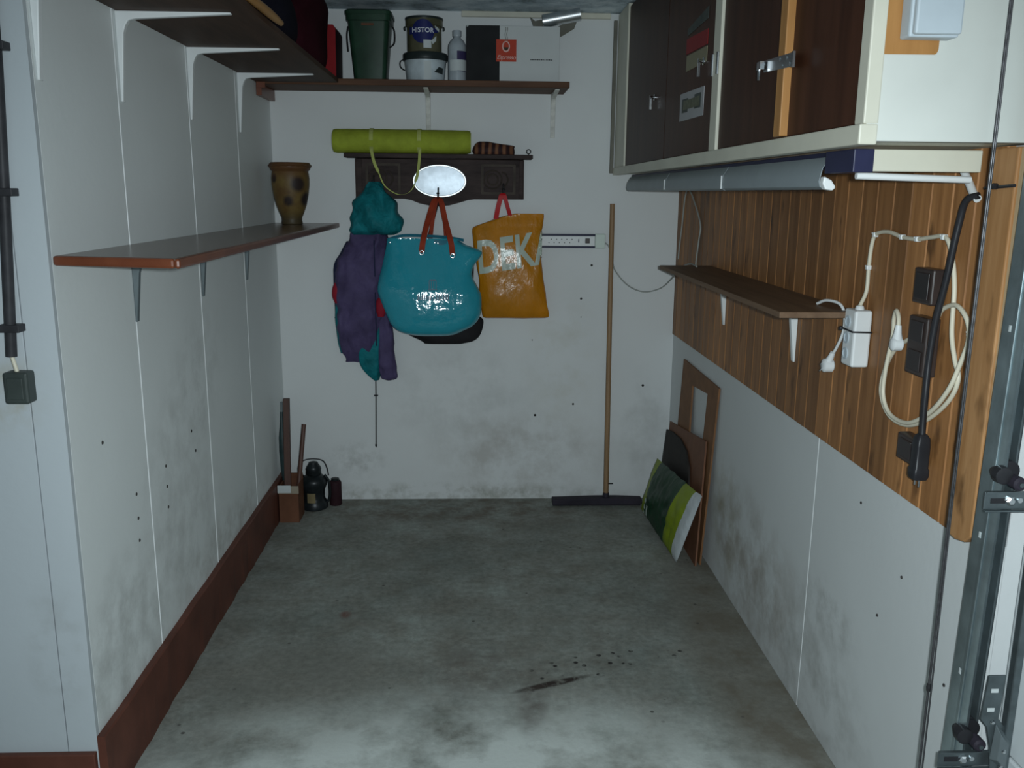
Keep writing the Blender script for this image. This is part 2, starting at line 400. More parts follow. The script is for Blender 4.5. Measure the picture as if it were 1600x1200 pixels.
def stripe_mat():
    m, t, N, L, b = nt('striped_brown_leather')
    tc = N.new('ShaderNodeTexCoord')
    wv = N.new('ShaderNodeTexWave')
    wv.inputs['Scale'].default_value = 9.0
    wv.inputs['Distortion'].default_value = 2.5
    L.new(tc.outputs['Object'], wv.inputs['Vector'])
    c = ramp(t, wv.outputs['Fac'], [(0.25, (0.026, 0.012, 0.012)), (0.55, (0.085, 0.030, 0.022)), (0.85, (0.175, 0.080, 0.042))])
    L.new(c, b.inputs['Base Color'])
    b.inputs['Roughness'].default_value = 0.65
    b.inputs['Specular IOR Level'].default_value = 0.15
    return m
M['striped'] = stripe_mat()

# ------------------------------------------------------------------ mesh helpers
ORG = {}

class G:
    def __init__(self):
        self.bm = bmesh.new()

    def face(self, pts):
        return self.bm.faces.new([self.bm.verts.new(p) for p in pts])

    def box(self, x0, x1, y0, y1, z0, z1):
        v = [self.bm.verts.new(p) for p in ((x0, y0, z0), (x1, y0, z0), (x1, y1, z0), (x0, y1, z0),
                                            (x0, y0, z1), (x1, y0, z1), (x1, y1, z1), (x0, y1, z1))]
        for f in ((0, 3, 2, 1), (4, 5, 6, 7), (0, 1, 5, 4), (1, 2, 6, 5), (2, 3, 7, 6), (3, 0, 4, 7)):
            self.bm.faces.new([v[i] for i in f])
        return self

    def hexa(self, lo, hi):
        """eight corners: four bottom, four top, same order"""
        v = [self.bm.verts.new(p) for p in list(lo) + list(hi)]
        for f in ((0, 3, 2, 1), (4, 5, 6, 7), (0, 1, 5, 4), (1, 2, 6, 5), (2, 3, 7, 6), (3, 0, 4, 7)):
            self.bm.faces.new([v[i] for i in f])
        return self

    def prism(self, pts, ax, a, b):
        """2-D outline pushed along axis ax from a to b (ax 0: pts are y,z; 1: x,z; 2: x,y)"""
        def P(p, d):
            return ((d, p[0], p[1]), (p[0], d, p[1]), (p[0], p[1], d))[ax]
        A = [self.bm.verts.new(P(p, a)) for p in pts]
        B = [self.bm.verts.new(P(p, b)) for p in pts]
        n = len(pts)
        self.bm.faces.new(A)
        self.bm.faces.new(B[::-1])
        for i in range(n):
            self.bm.faces.new((A[i], B[i], B[(i + 1) % n], A[(i + 1) % n]))
        return self

    def frame(self, outer, inner, ax, a, b):
        """flat frame: outer and inner outlines with the same number of points"""
        def P(p, d):
            return ((d, p[0], p[1]), (p[0], d, p[1]), (p[0], p[1], d))[ax]
        o0 = [self.bm.verts.new(P(p, a)) for p in outer]
        i0 = [self.bm.verts.new(P(p, a)) for p in inner]
        o1 = [self.bm.verts.new(P(p, b)) for p in outer]
        i1 = [self.bm.verts.new(P(p, b)) for p in inner]
        n = len(outer)
        for k in range(n):
            l = (k + 1) % n
            self.bm.faces.new((o0[k], o0[l], i0[l], i0[k]))
            self.bm.faces.new((o1[k], i1[k], i1[l], o1[l]))
            self.bm.faces.new((o0[k], o1[k], o1[l], o0[l]))
            self.bm.faces.new((i0[k], i0[l], i1[l], i1[k]))
        return self

    def rings(self, rs, cap=True, closed=True):
        R = [[self.bm.verts.new(p) for p in r] for r in rs]
        n = len(R[0])
        for a, b in zip(R, R[1:]):
            for i in range(n if closed else n - 1):
                self.bm.faces.new((a[i], a[(i + 1) % n], b[(i + 1) % n], b[i]))
        if cap is True or cap == 'both':
            self.bm.faces.new(R[0][::-1])
            self.bm.faces.new(R[-1])
        elif cap == 'start':
            self.bm.faces.new(R[0][::-1])
        elif cap == 'end':
            self.bm.faces.new(R[-1])
        return self

    def lathe(self, prof, c, n=24, axis=2, cap=True):
        rs = []
        for r, h in prof:
            ring = []
            for i in range(n):
                a = 2 * PI * i / n
                u, v = r * math.cos(a), r * math.sin(a)
                if axis == 2:
                    ring.append((c[0] + u, c[1] + v, c[2] + h))
                elif axis == 1:
                    ring.append((c[0] + u, c[1] + h, c[2] + v))
                else:
                    ring.append((c[0] + h, c[1] + u, c[2] + v))
            rs.append(ring)
        return self.rings(rs, cap)

    def tube(self, pts, r, n=8, closed=False, flat=1.0):
        P = [Vector(p) for p in pts]
        m = len(P)
        rs = []
        prev = None
        for i in range(m):
            if closed:
                d = P[(i + 1) % m] - P[i - 1]
            else:
                d = P[min(i + 1, m - 1)] - P[max(i - 1, 0)]
            d.normalize()
            if prev is None:
                a = Vector((0, 0, 1)) if abs(d.z) < 0.9 else Vector((1, 0, 0))
                s = d.cross(a).normalized()
            else:
                s = (prev - d * prev.dot(d)).normalized()
            prev = s
            q = d.cross(s)
            rr = r[i] if hasattr(r, '__len__') else r
            rs.append([tuple(P[i] + (s * math.cos(2 * PI * k / n) * flat + q * math.sin(2 * PI * k / n)) * rr) for k in range(n)])
        if closed:
            rs.append(rs[0])
            return self.rings(rs, False)
        return self.rings(rs, True)

    def ribbon(self, pts, w, th, side):
        """strap: a flat band of width w along side vector, thickness th"""
        P = [Vector(p) for p in pts]
        s = Vector(side).normalized()
        rs = []
        for i in range(len(P)):
            d = (P[min(i + 1, len(P) - 1)] - P[max(i - 1, 0)]).normalized()
            nrm = d.cross(s).normalized()
            ww = w[i] if hasattr(w, '__len__') else w
            rs.append([tuple(P[i] + s * a * ww / 2 + nrm * b * th / 2) for a, b in ((-1, -1), (1, -1), (1, 1), (-1, 1))])
        return self.rings(rs, True)

    def build(self, name, m, parent=None, smooth=None, bevel=0.0, sub=0, keep=False):
        bm = self.bm
        bmesh.ops.remove_doubles(bm, verts=bm.verts, dist=1e-6)
        bmesh.ops.recalc_face_normals(bm, faces=bm.faces)
        if parent is not None:
            o = ORG[parent.name]
        elif keep:
            o = Vector((0, 0, 0))
        else:
            xs = [v.co for v in bm.verts]
            o = Vector(((min(v.x for v in xs) + max(v.x for v in xs)) / 2, (min(v.y for v in xs) + max(v.y for v in xs)) / 2, min(v.z for v in xs)))
        for v in bm.verts:
            v.co -= o
        me = bpy.data.meshes.new(name)
        bm.to_mesh(me)
        bm.free()
        if smooth is not None:
            me.shade_smooth()
            me.set_sharp_from_angle(angle=math.radians(smooth))
        me.materials.append(M[m])
        ob = bpy.data.objects.new(name, me)
        COL.objects.link(ob)
        if parent is not None:
            ob.parent = parent
        else:
            ob.location = o
        ORG[ob.name] = o
        if bevel:
            b = ob.modifiers.new('bevel', 'BEVEL')
            b.width = bevel
            b.segments = 2
            b.limit_method = 'ANGLE'
        if sub:
            s = ob.modifiers.new('subdivision', 'SUBSURF')
            s.levels = sub
            s.render_levels = sub
        return ob

def tag(o, label, cat, group=None):
    o['label'] = label
    o['category'] = cat
    if group:
        o['group'] = group
    return o

def thing(name, label, cat, loc, group=None):
    o = bpy.data.objects.new(name, None)
    o.empty_display_size = 0.05
    COL.objects.link(o)
    o.location = loc
    ORG[o.name] = Vector(loc)
    return tag(o, label, cat, group)

def struct(g, name, m, **k):
    o = g.build(name, m, keep=True, **k)
    o['kind'] = 'structure'
    return o

def crom(pts, k=8, closed=False):
    P = [Vector(p) for p in pts]
    out = []
    n = len(P)
    for i in range(n if closed else n - 1):
        p0 = P[i - 1] if (i > 0 or closed) else P[0] * 2 - P[1]
        p1, p2 = P[i], P[(i + 1) % n]
        p3 = P[(i + 2) % n] if (i + 2 < n or closed) else P[-1] * 2 - P[-2]
        for j in range(k):
            t = j / k
            out.append(0.5 * ((2 * p1) + (p2 - p0) * t + (2 * p0 - 5 * p1 + 4 * p2 - p3) * t * t + (3 * p1 - p0 - 3 * p2 + p3) * t ** 3))
    if not closed:
        out.append(P[-1])
    return out

def loft(secs, n=40, k=5, e=0.6, wr=0.0, ws=9.0, seed=0.0, cap=True):
    """cloth-like body: rows (z, x0, x1, y_front, y_back); superellipse rings with wrinkles"""
    S = crom([Vector((s[0], s[1], s[2])) for s in secs], k)
    T = crom([Vector((s[3], s[4], 0)) for s in secs], k)
    rs = []
    for a, b in zip(S, T):
        z, x0, x1 = a
        y0, y1 = b.x, b.y
        ring = []
        for i in range(n):
            t = 2 * PI * i / n
            c, s = math.cos(t), math.sin(t)
            x = (x0 + x1) / 2 + (x1 - x0) / 2 * math.copysign(abs(c) ** e, c)
            y = (y0 + y1) / 2 + (y1 - y0) / 2 * math.copysign(abs(s) ** 0.9, s)
            if wr:
                d = noise.noise(Vector((x * ws + seed, z * ws * 0.55, s * 1.3 + seed))) * wr
                y += d if s < 0.2 else 0
                x += noise.noise(Vector((z * ws, c * 2 + seed, 3.1))) * wr * 0.6
            ring.append((x, y, z))
        rs.append(ring)
    g = G()
    g.rings(rs, cap)
    return g

def text_mesh(s, size, spacing=1.0, bold=0.0, shear=0.0):
    cu = bpy.data.curves.new('lettering', 'FONT')
    cu.body = s
    cu.size = size
    cu.align_x = 'CENTER'
    cu.align_y = 'CENTER'
    cu.space_character = spacing
    cu.offset = bold
    cu.shear = shear
    cu.resolution_u = 4
    ob = bpy.data.objects.new('lettering', cu)
    COL.objects.link(ob)
    bpy.context.view_layer.update()
    me = bpy.data.meshes.new_from_object(ob.evaluated_get(bpy.context.evaluated_depsgraph_get()))
    bm = bmesh.new()
    bm.from_mesh(me)
    bpy.data.objects.remove(ob)
    bpy.data.curves.remove(cu)
    bpy.data.meshes.remove(me)
    return bm

def decal(bm, f, step=None):
    """map a flat print (u, v) onto a surface with f"""
    if step:
        bmesh.ops.triangulate(bm, faces=bm.faces)
        for _ in range(5):
            ed = [e for e in bm.edges if e.calc_length() > step]
            if not ed:
                break
            bmesh.ops.subdivide_edges(bm, edges=ed, cuts=1)
            bmesh.ops.triangulate(bm, faces=bm.faces)
    for v in bm.verts:
        v.co = Vector(f(v.co.x, v.co.y))
    g = G()
    g.bm.free()
    g.bm = bm
    return g

def flat2d(polys):
    bm = bmesh.new()
    for p in polys:
        bm.faces.new([bm.verts.new((a, b, 0)) for a, b in p])
    return bm

def ell(cx, cy, rx, ry, n=28):
    return [(cx + rx * math.cos(2 * PI * i / n), cy + ry * math.sin(2 * PI * i / n)) for i in range(n)]

def rrect(x0, x1, y0, y1, r, n=4):
    out = []
    for cx, cy, a0 in ((x1 - r, y1 - r, 0), (x0 + r, y1 - r, 90), (x0 + r, y0 + r, 180), (x1 - r, y0 + r, 270)):
        for i in range(n + 1):
            a = math.radians(a0 + 90 * i / n)
            out.append((cx + r * math.cos(a), cy + r * math.sin(a)))
    return out

def on_bag(bvh, off=0.0025):
    def f(x, z):
        h = bvh.ray_cast(Vector((x, 3.0, z)), Vector((0, 1, 0)))
        y = h[0].y if h[0] else 4.38
        return (x, y - off, z)
    return f

# ------------------------------------------------------------------ the setting
YB, XL, XR, YF, ZC = 4.5, -0.984, 1.034, 2.108, 2.445
floor = struct(G().box(-2.7, 1.2, -1.6, 4.6, -0.1, 0.0), 'floor', 'floor')
ceiling = struct(G().box(-2.7, 1.2, -1.6, 4.6, ZC, ZC + 0.1), 'ceiling', 'ceiling')
wall_back = struct(G().box(-1.1, 1.14, YB, 4.6, 0, ZC), 'wall_back', 'wall_back')
for x, z, r in ((0.598, 1.245, .006), (0.548, 1.075, .006), (0.885, 0.62, .007), (0.32, 0.46, .007), (0.52, 0.52, .006), (0.55, 0.98, .003), (-0.1, 0.92, .003), (0.3, 0.86, .003)):
    G().lathe([(r, 0.0), (r * 0.9, -0.002), (r * 0.4, -0.003)], (x, YB, z), 10, 1).build('plug_hole', 'hole', wall_back)

wall_left = struct(G().box(-1.1, XL - 0.010, 2.2, YB, 0, ZC), 'wall_left', 'wall_left')
seams = [2.602, 3.228, 3.86]
ys = [YF + 0.0105] + seams + [YB]
for a, b in zip(ys, ys[1:]):
    G().box(XL - 0.010, XL, a + 0.002, b - 0.002, 0.0, ZC).build('wall_panel', 'wall_left', wall_left, bevel=0.0015)
for y in seams:                                                  # slim cover beads over the panel joints
    g = G()
    dy = 0.0
    g.tube([(XL - 0.001, y - dy, 0.2), (XL - 0.001, y + dy * 0.95, 2.08)], 0.0032, 8)
    g.build('joint_strip', 'strip_white', wall_left, smooth=60)
for y, z in ((2.496, .732), (2.495, .658), (2.491, .591), (2.749, .738), (2.747, .670), (2.744, .602), (2.30, .944), (3.02, .78), (3.05, .70)):
    G().lathe([(.0055, 0.0), (.005, .0015), (.003, .002)], (XL, y, z), 10, 0).build('plug_hole', 'hole', wall_left)

wall_front = struct(G().box(-2.7, XL - 0.010, YF + 0.012, 2.2, 0, ZC), 'wall_front', 'wall_front')
G().box(-2.7, -1.063, YF, YF + 0.012, 0, ZC).build('wall_panel', 'wall_front', wall_front, bevel=0.0015)
G().box(-1.058, XL, YF - 0.004, YF + 0.012, 0, ZC).build('corner_board', 'wall_front', wall_front)
wall_side = struct(G().box(-2.8, -2.7, -1.6, 2.2, 0, ZC), 'wall_side', 'wall_front')

bb = G()
rows = []
for i in range(60):                                              # painted skirting with an uneven foot
    y = 2.105 + (YB - 2.105) * i / 59
    wob = 0.006 * noise.noise(Vector((y * 9, 0.3, 0))) + 0.004 * noise.noise(Vector((y * 31, 4.3, 0)))
    top = 0.200 + 0.004 * noise.noise(Vector((y * 5, 9, 0)))
    rows.append([(XL, y, 0), (XL + 0.024 + wob, y, 0), (XL + 0.021, y, top - .004), (XL + .017, y, top), (XL, y, top)])
bb.rings(rows, True)
struct(bb, 'baseboard_left', 'baseboard')
struct(G().box(-2.7, XL - .002, YF - 0.022, YF - 0.004, 0, 0.163), 'baseboard_front', 'baseboard', bevel=0.003)

wall_right = struct(G().box(XR + 0.010, 1.14, 1.585, YB, 0, ZC), 'wall_right', 'wall_right')
for a, b in ((1.585, 2.512), (2.516, YB)):
    G().box(XR, XR + 0.010, a, b, 0, 0.93).build('wall_panel', 'wall_right', wall_right, bevel=0.0015)
G().tube([(XR + .001, 2.514, 0.12), (XR + .001, 2.514, 0.90)], 0.0017, 6).build('joint_strip', 'strip_white', wall_right)
for y, z in ((2.2, .80), (1.95, .70), (2.05, .55), (1.72, .55)):
    G().lathe([(.004, 0.0), (.004, -.002), (.002, -.003)], (XR, y, z), 10, 0).build('plug_hole', 'hole', wall_right)
# vertical tongue-and-groove planks, one object each
pw = 0.0905
zp0, zp1 = 0.895, 1.712
g = G()
hw = pw / 2 - 0.0008
g.prism([(0, -hw), (-.0125, -hw), (-.016, -hw + .003), (-.016, hw - .003), (-.0125, hw), (0, hw)], 2, 0, zp1 - zp0)
proto = g.build('plank', 'pine', wall_right)
pm = proto.data
for v in pm.vertices:
    v.co += Vector((0, 0, 0))
y = 1.718 + pw / 2
first = True
while y < YB - 0.02:
    o = proto if first else proto.copy()
    if not first:
        COL.objects.link(o)
        o.parent = wall_right
    o.location = (XR + 0.010, y, zp0)
    first = False
    y += pw
post = struct(G().prism([(1.634, 0.93), (1.655, 0.912), (1.69, 0.905), (1.717, 0.908), (1.717, 1.692), (1.634, 1.692)], 0, 0.998, XR), 'trim_1', 'pine_post', bevel=0.003)
G().box(1.004, XR - .002, 1.612, 1.6335, 1.135, 1.69).build('pale_edge_strip', 'pale_wood', post)
# cream cornice lath and conduit where ceiling and back wall meet
struct(G().box(-0.06, 0.655, YB - 0.02, YB, ZC - 0.026, ZC), 'trim_2', 'cream', bevel=0.003)
struct(G().box(0.672, 0.69, YB - 0.016, YB, 1.70, ZC - .03), 'trim_3', 'flap', bevel=0.003)

# garage door on the right: sections with hinges, stile
door = struct(G().box(1.075, 1.10, -1.6, 1.545, 0, 2.3), 'door_1', 'door_white')
for a, b in ((0.005, 0.522), (0.528, 1.068), (1.074, 1.614), (1.620, 2.16)):
    G().box(1.050, 1.075, -1.6, 1.545, a, b).build('door_section', 'door_white', door, bevel=0.004)
G().box(1.035, 1.050, 1.497, 1.515, 0.02, 2.16).build('end_stile', 'dark_zinc', door, bevel=0.002)
G().box(1.042, 1.050, 1.36, 1.364, 0.02, 2.16).build('inner_rib', 'door_white', door)

# ------------------------------------------------------------------ wall cabinet
CX, CZ = 0.70, 1.693
cab = thing('wall_cabinet', 'long cream framed wall cabinet with dark brown doors hung high on right', 'cabinet', (0.87, 3.06, CZ))
g = G()
g.box(CX + .022, XR - .002, 1.62, 4.49, CZ + .004, CZ + .02)          # bottom
g.box(CX + .022, XR - .002, 1.62, 4.49, ZC - .03, ZC - .005)          # top
g.box(XR - .012, XR - .002, 1.64, 4.49, CZ + .02, ZC - .03)           # back
g.box(CX + .022, XR - .002, 4.475, 4.49, CZ + .02, ZC - .03)          # far end
g.box(CX + .022, XR - .012, 2.64, 2.66, CZ + .02, ZC - .03)           # divider
g.build('carcass', 'cream', cab)
G().box(CX, XR - .002, 1.614, 1.634, CZ + .004, ZC - .005).build('side_panel', 'cabwhite', cab, bevel=0.002)
G().box(CX - .012, CX + .022, 1.612, 4.49, CZ - .002, CZ + .034).build('bottom_rail', 'cream', cab, bevel=0.003)
for a, b in ((4.21, 4.49), (2.612, 2.684), (1.612, 1.652)):
    G().box(CX - .006, CX + .022, a, b, CZ + .034, ZC - .005).build('stile', 'cream', cab, bevel=0.003)
doors = []
for a, b, out in ((3.36, 4.208, 0), (2.686, 3.355, 0), (2.05, 2.610, 0), (1.654, 2.04, .004)):
    d = G().box(CX + .002 - out, CX + .02 - out, a, b, CZ + .036, ZC - .02).build('door', 'cab_door', cab, bevel=0.002)
    doors.append(d)
G().box(CX - .020, CX + .001, 2.018, 2.062, CZ + .037, ZC - .02).build('batten', 'orange_wood', cab, bevel=0.002)['label'] = 'bare orange wood batten between the two near doors'
def latch(y, z, par):
    g = G()
    g.lathe([(.012, 0), (.012, -.004), (.006, -.006), (.006, -.016), (.009, -.020), (.0, -.022)], (CX + .002, y, z), 12, 0, cap='start')
    g.box(CX - .018, CX - .012, y - .005, y + .005, z - .045, z)
    g.build('turn_latch', 'chrome', par, smooth=40)
latch(3.56, 1.968, doors[0])
latch(2.815, 1.998, doors[1])
for y in (2.620, 2.676):
    G().lathe([(.005, 0), (.005, .06)], (CX - .008, y, 1.937), 10).build('hinge', 'chrome', cab, smooth=40)
# hasp over the batten
g = G()
g.prism([(1.946, 1.868), (1.946, 1.897), (2.13, 1.905), (2.14, 1.896), (2.14, 1.880), (2.05, 1.874)], 0, CX - .026, CX - .022)
g.box(CX - .027, CX - .022, 1.944, 1.950, 1.866, 1.899)
for yy, zz in ((1.965, 1.876), (1.985, 1.89), (2.01, 1.877), (2.03, 1.893)):
    g.lathe([(.004, 0), (.003, -.002)], (CX - .026, yy, zz), 8, 0)
g.build('hasp', 'chrome', cab, smooth=40)
g = G()
g.tube(crom([(CX - .024, 2.135, 1.897), (CX - .036, 2.14, 1.893), (CX - .036, 2.14, 1.862)], 5), .0035, 8)
g.box(CX - .040, CX - .030, 2.125, 2.15, 1.885, 1.903)
g.build('hasp_pin', 'chrome', cab, smooth=40)
# stickers on the second door
st = G().prism([(3.115, 1.843), (3.115, 1.932), (2.797, 1.925), (2.797, 1.839)], 0, CX + .0005, CX + .002).build('sticker', 'paper_white', doors[1])
st['label'] = 'white sticker with two small photo panels'
for a, b in ((3.08, 3.0), (2.91, 2.83)):
    g = G().prism([(a, 1.868), (a, 1.912), (b, 1.910), (b, 1.866)], 0, CX - .0005, CX + .0005)
    g.build('photo_frame', 'paper_dark', doors[1])
g = G().prism([(3.06, 1.876), (3.06, 1.905), (2.845, 1.902), (2.845, 1.872)], 0, CX - .001, CX - .0003).build('photo_panel', 'paper_olive', doors[1])
G().prism([(3.05, 1.997), (3.05, 2.046), (2.785, 2.039), (2.785, 1.994)], 0, CX + .0005, CX + .002).build('sticker', 'paper_beige', doors[1])['label'] = 'beige sticker'
G().prism([(3.06, 2.052), (3.06, 2.100), (2.785, 2.088), (2.785, 2.044)], 0, CX + .0005, CX + .002).build('sticker', 'paper_red', doors[1])['label'] = 'red sticker'
G().prism([(3.05, 2.108), (3.05, 2.130), (2.79, 2.152), (2.79, 2.118)], 0, CX + .0005, CX + .002).build('sticker', 'paper_grey', doors[1])['label'] = 'grey green sticker'
# unpainted patch round the junction box
bm = bmesh.new()
P = []
for x, z in rrect(0.7035, 0.818, 1.846, 2.06, 0.008, 5):
    P.append((x + 0.003 * noise.noise(Vector((x * 70, z * 70, 1))), z + 0.003 * noise.noise(Vector((x * 70, z * 70, 5)))))
g = G().prism(P, 1, 1.6125, 1.6142)
g.build('unpainted_patch', 'orange_wood', cab)
# junction box on the cabinet end
jb = thing('junction_box', 'pale grey square junction box screwed to end of wall cabinet', 'junction box', (0.795, 1.59, 1.868))
G().box(0.744, 0.832, 1.575, 1.6125, 1.868, 1.945).build('base', 'grey_box', jb, bevel=0.004)
G().box(0.747, 0.829, 1.560, 1.5745, 1.871, 1.942).build('lid', 'grey_box', jb, bevel=0.004)

# under-cabinet light
lamp = thing('under_cabinet_light', 'unlit strip light with blue grey reflectors under wall cabinet', 'light', (0.74, 3.0, 1.61))
G().box(0.745, 0.785, 1.86, 4.26, 1.655, 1.690).build('housing', 'lamp_navy', lamp, bevel=0.002)
for a, b in ((1.865, 2.606), (2.614, 3.396), (3.404, 4.255)):
    g = G()
    sec = [(0.738, 1.678), (0.724, 1.655), (0.719, 1.630), (0.722, 1.619), (0.732, 1.613), (0.744, 1.614)]
    inn = [(x + .002, z + .0015) for x, z in sec][::-1]
    g.prism(sec + inn, 1, a, b)
    g.build('reflector', 'lamp_grey', lamp, smooth=40)
for y in (2.610, 3.400):
    G().box(0.7170, 0.7195, y - .003, y + .003, 1.618, 1.655).build('joint_clip', 'white_metal', lamp)
g = G()
g.prism([(0.722, 1.640), (0.719, 1.626), (0.726, 1.613), (0.742, 1.611), (0.748, 1.618), (0.738, 1.632)], 1, 1.842, 1.863)
g.build('end_cap', 'white_plastic', lamp, bevel=0.003)
G().box(0.726, 0.766, 1.715, 1.857, 1.645, 1.689).build('driver_box', 'lamp_navy', lamp, bevel=0.002)
# cream batten with tube behind, near end under cabinet
sb = thing('support_batten', 'cream painted batten screwed under the near end of wall cabinet', 'batten', (0.88, 1.755, 1.645))
G().box(0.769, 0.995, 1.745, 1.765, 1.648, 1.690).build('board', 'cream', sb, bevel=0.002)
G().box(0.752, 0.7685, 1.742, 1.767, 1.648, 1.690).build('end_block', 'old_white', sb, bevel=0.002)
G().tube([(0.758, 1.772, 1.640), (0.99, 1.772, 1.634)], 0.007, 12).build('tube', 'white_plastic', sb, smooth=60)

# ------------------------------------------------------------------ shelf boards and brackets
def bracket(label, side, y, m, top, drop, reach, w=0.020, group=None, z_web=0.026):
    """pressed steel shelf bracket: side 'L' left wall, 'R' right wall, 'B' back wall (y is then x)"""
    pr = [(0, 0), (reach, 0), (reach, -.005), (.055, -z_web * .78), (.036, -z_web * .95), (z_web * 1.05, -.038), (z_web * .80, -.058), (.006, -drop), (0, -drop)]
    g = G()
    if side == 'L':
        g.prism([(XL + a, top + b) for a, b in pr], 1, y - w / 2, y + w / 2)
    elif side == 'R':
        g.prism([(XR - .006 - a, top + b) for a, b in pr], 1, y - w / 2, y + w / 2)
    else:
        g.prism([(YB - a, top + b) for a, b in pr], 0, y - w / 2, y + w / 2)
    x0 = {'L': (XL, y, top - drop), 'R': (XR, y, top - drop), 'B': (y, YB, top - drop)}[side]
    t = thing('shelf_bracket', label, 'bracket', x0, group)
    g.build('arm', m, t, bevel=0.004, smooth=35)
    return t

ZU = 2.100                                                       # top of the high shelves
us = thing('wall_shelf', 'dark brown high shelf board along the left wall', 'shelf', (-0.8, 3.1, ZU - .02))
G().box(XL + .001, -0.612, 2.03, 4.218, ZU - .02, ZU).build('board', 'shelf_dark', us, bevel=0.002)
bs = thing('wall_shelf', 'brown high shelf on back wall carrying buckets and boxes', 'shelf', (-0.3, 4.36, ZU - .028))
G().box(XL + .001, 0.437, 4.222, YB - .001, ZU - .028, ZU).build('board', 'shelf_back', bs, bevel=0.003)
G().box(XL + .001, XL + .026, 4.225, YB - .001, ZU - .078, ZU - .0285).build('cleat', 'shelf_edge', bs, bevel=0.002)
G().box(-0.99 + .012, -0.94, 4.216, 4.2215, ZU - .045, ZU - .002).build('edge_strip', 'shelf_edge', bs)
ls = thing('wall_shelf', 'glossy red brown shelf at eye height on left wall under the vase', 'shelf', (-0.83, 3.3, 1.424))
G().prism([(XL + .001, 2.134), (-0.682, 2.066), (-0.682, YB - .001), (XL + .001, YB - .001)], 2, 1.425, 1.447).build('board', 'shelf_lam', ls, bevel=0.003)
G().box(-0.6815, -0.668, 2.050, YB - .001, 1.424, 1.4475).build('front_edge', 'shelf_edge', ls, bevel=0.006)
G().prism([(XL + .001, 2.120), (-0.682, 2.052), (-0.682, 2.0655), (XL + .001, 2.1335)], 2, 1.424, 1.4475).build('end_edge', 'shelf_edge', ls, bevel=0.006)
rs_ = thing('wall_shelf', 'narrow plain wooden shelf on pine planking of right wall', 'shelf', (0.92, 3.05, 1.284))
G().box(0.805, XR - .007, 2.285, 3.83, 1.284, 1.300).build('board', 'shelf_r', rs_, bevel=0.0015)
names = {2.145: 'nearest', 2.632: 'second nearest', 3.25: 'third nearest', 3.91: 'farthest'}
for y in (2.145, 2.632, 3.25, 3.91):
    bracket('white tapered bracket under the high left shelf, %s of four' % names[y], 'L', y, 'white_metal', ZU - .0205, 0.24, 0.315, group='white brackets under the high left shelf')
for y, n in ((2.605, 'nearest'), (3.25, 'middle one'), (3.88, 'farthest')):
    bracket('dull grey bracket under the eye-height left shelf, %s of three' % n, 'L', y, 'grey_bracket', 1.4235, 0.20, 0.24, 0.018, 'grey brackets under the lower left shelf')
for x, n in ((-0.222, 'behind the paint buckets'), (0.385, 'at its right end')):
    bracket('chipped white bracket holding the back wall shelf %s' % n, 'B', x, 'old_white', ZU - .0285, 0.205, 0.24, 0.022, 'white brackets under the back shelf')
for y, n in ((3.565, 'far'), (2.755, 'near')):
    bracket('white bracket under the %s part of shelf on pine planks' % n, 'R', y, 'white_metal', 1.2835, 0.205, 0.17, 0.022, 'white brackets under the plain right shelf', 0.03)

# ------------------------------------------------------------------ things on the back shelf
rb = thing('storage_tin', 'red tin box with dark side in left corner of back shelf', 'box', (-0.71, 4.35, ZU))
g = G().prism([(-0.80, ZU), (-0.625, ZU), (-0.622, ZU + .215), (-0.632, ZU + .232), (-0.80, ZU + .235)], 1, 4.245, 4.248)
g.build('front', 'red_box', rb)
g = G().prism([(-0.80, ZU), (-0.625, ZU), (-0.622, ZU + .215), (-0.632, ZU + .232), (-0.80, ZU + .235)], 1, 4.2482, 4.46)
g.build('body', 'dark_side', rb, bevel=0.003)

gb = thing('waste_bin', 'dark green tapered plastic bin with wire handle on back shelf', 'bin', (-0.478, 4.35, ZU))
def rring(cx, cy, a, b, r, z):
    return [(cx + x, cy + y, z) for x, y in rrect(-a, a, -b, b, r, 4)]
cx, cy = -0.478, 4.365
g = G()
g.rings([rring(cx, cy, .072, .075, .02, ZU), rring(cx, cy, .093, .098, .024, ZU + .255), rring(cx, cy, .100, .105, .026, ZU + .257), rring(cx, cy, .101, .106, .026, ZU + .285)], True)
g.build('body', 'green_bin', gb, smooth=50)
g = G()
g.rings([rring(cx, cy, .105, .110, .028, ZU + .283), rring(cx, cy, .105, .110, .028, ZU + .297), rring(cx, cy, .097, .10, .025, ZU + .304)], True)
g.build('lid', 'green_bin', gb, smooth=50)
G().box(cx - .03, cx + .025, cy - .1005, cy - .093, ZU + .235, ZU + .245).build('grip', 'terracotta', gb)
g = G()
g.tube(crom([(cx + .103, cy, ZU + .245), (cx + .112, cy - .02, ZU + .22), (cx + .112, cy - .04, ZU + .17), (cx + .094, cy - .07, ZU + .145)], 6), .0035, 8)
g.build('wire_handle', 'iron', gb, smooth=60)
g = G()
g.tube(crom([(cx - .103, cy, ZU + .245), (cx - .106, cy - .02, ZU + .20), (cx - .100, cy - .04, ZU + .13)], 6), .0035, 8)
g.build('wire_handle', 'iron', gb, smooth=60)

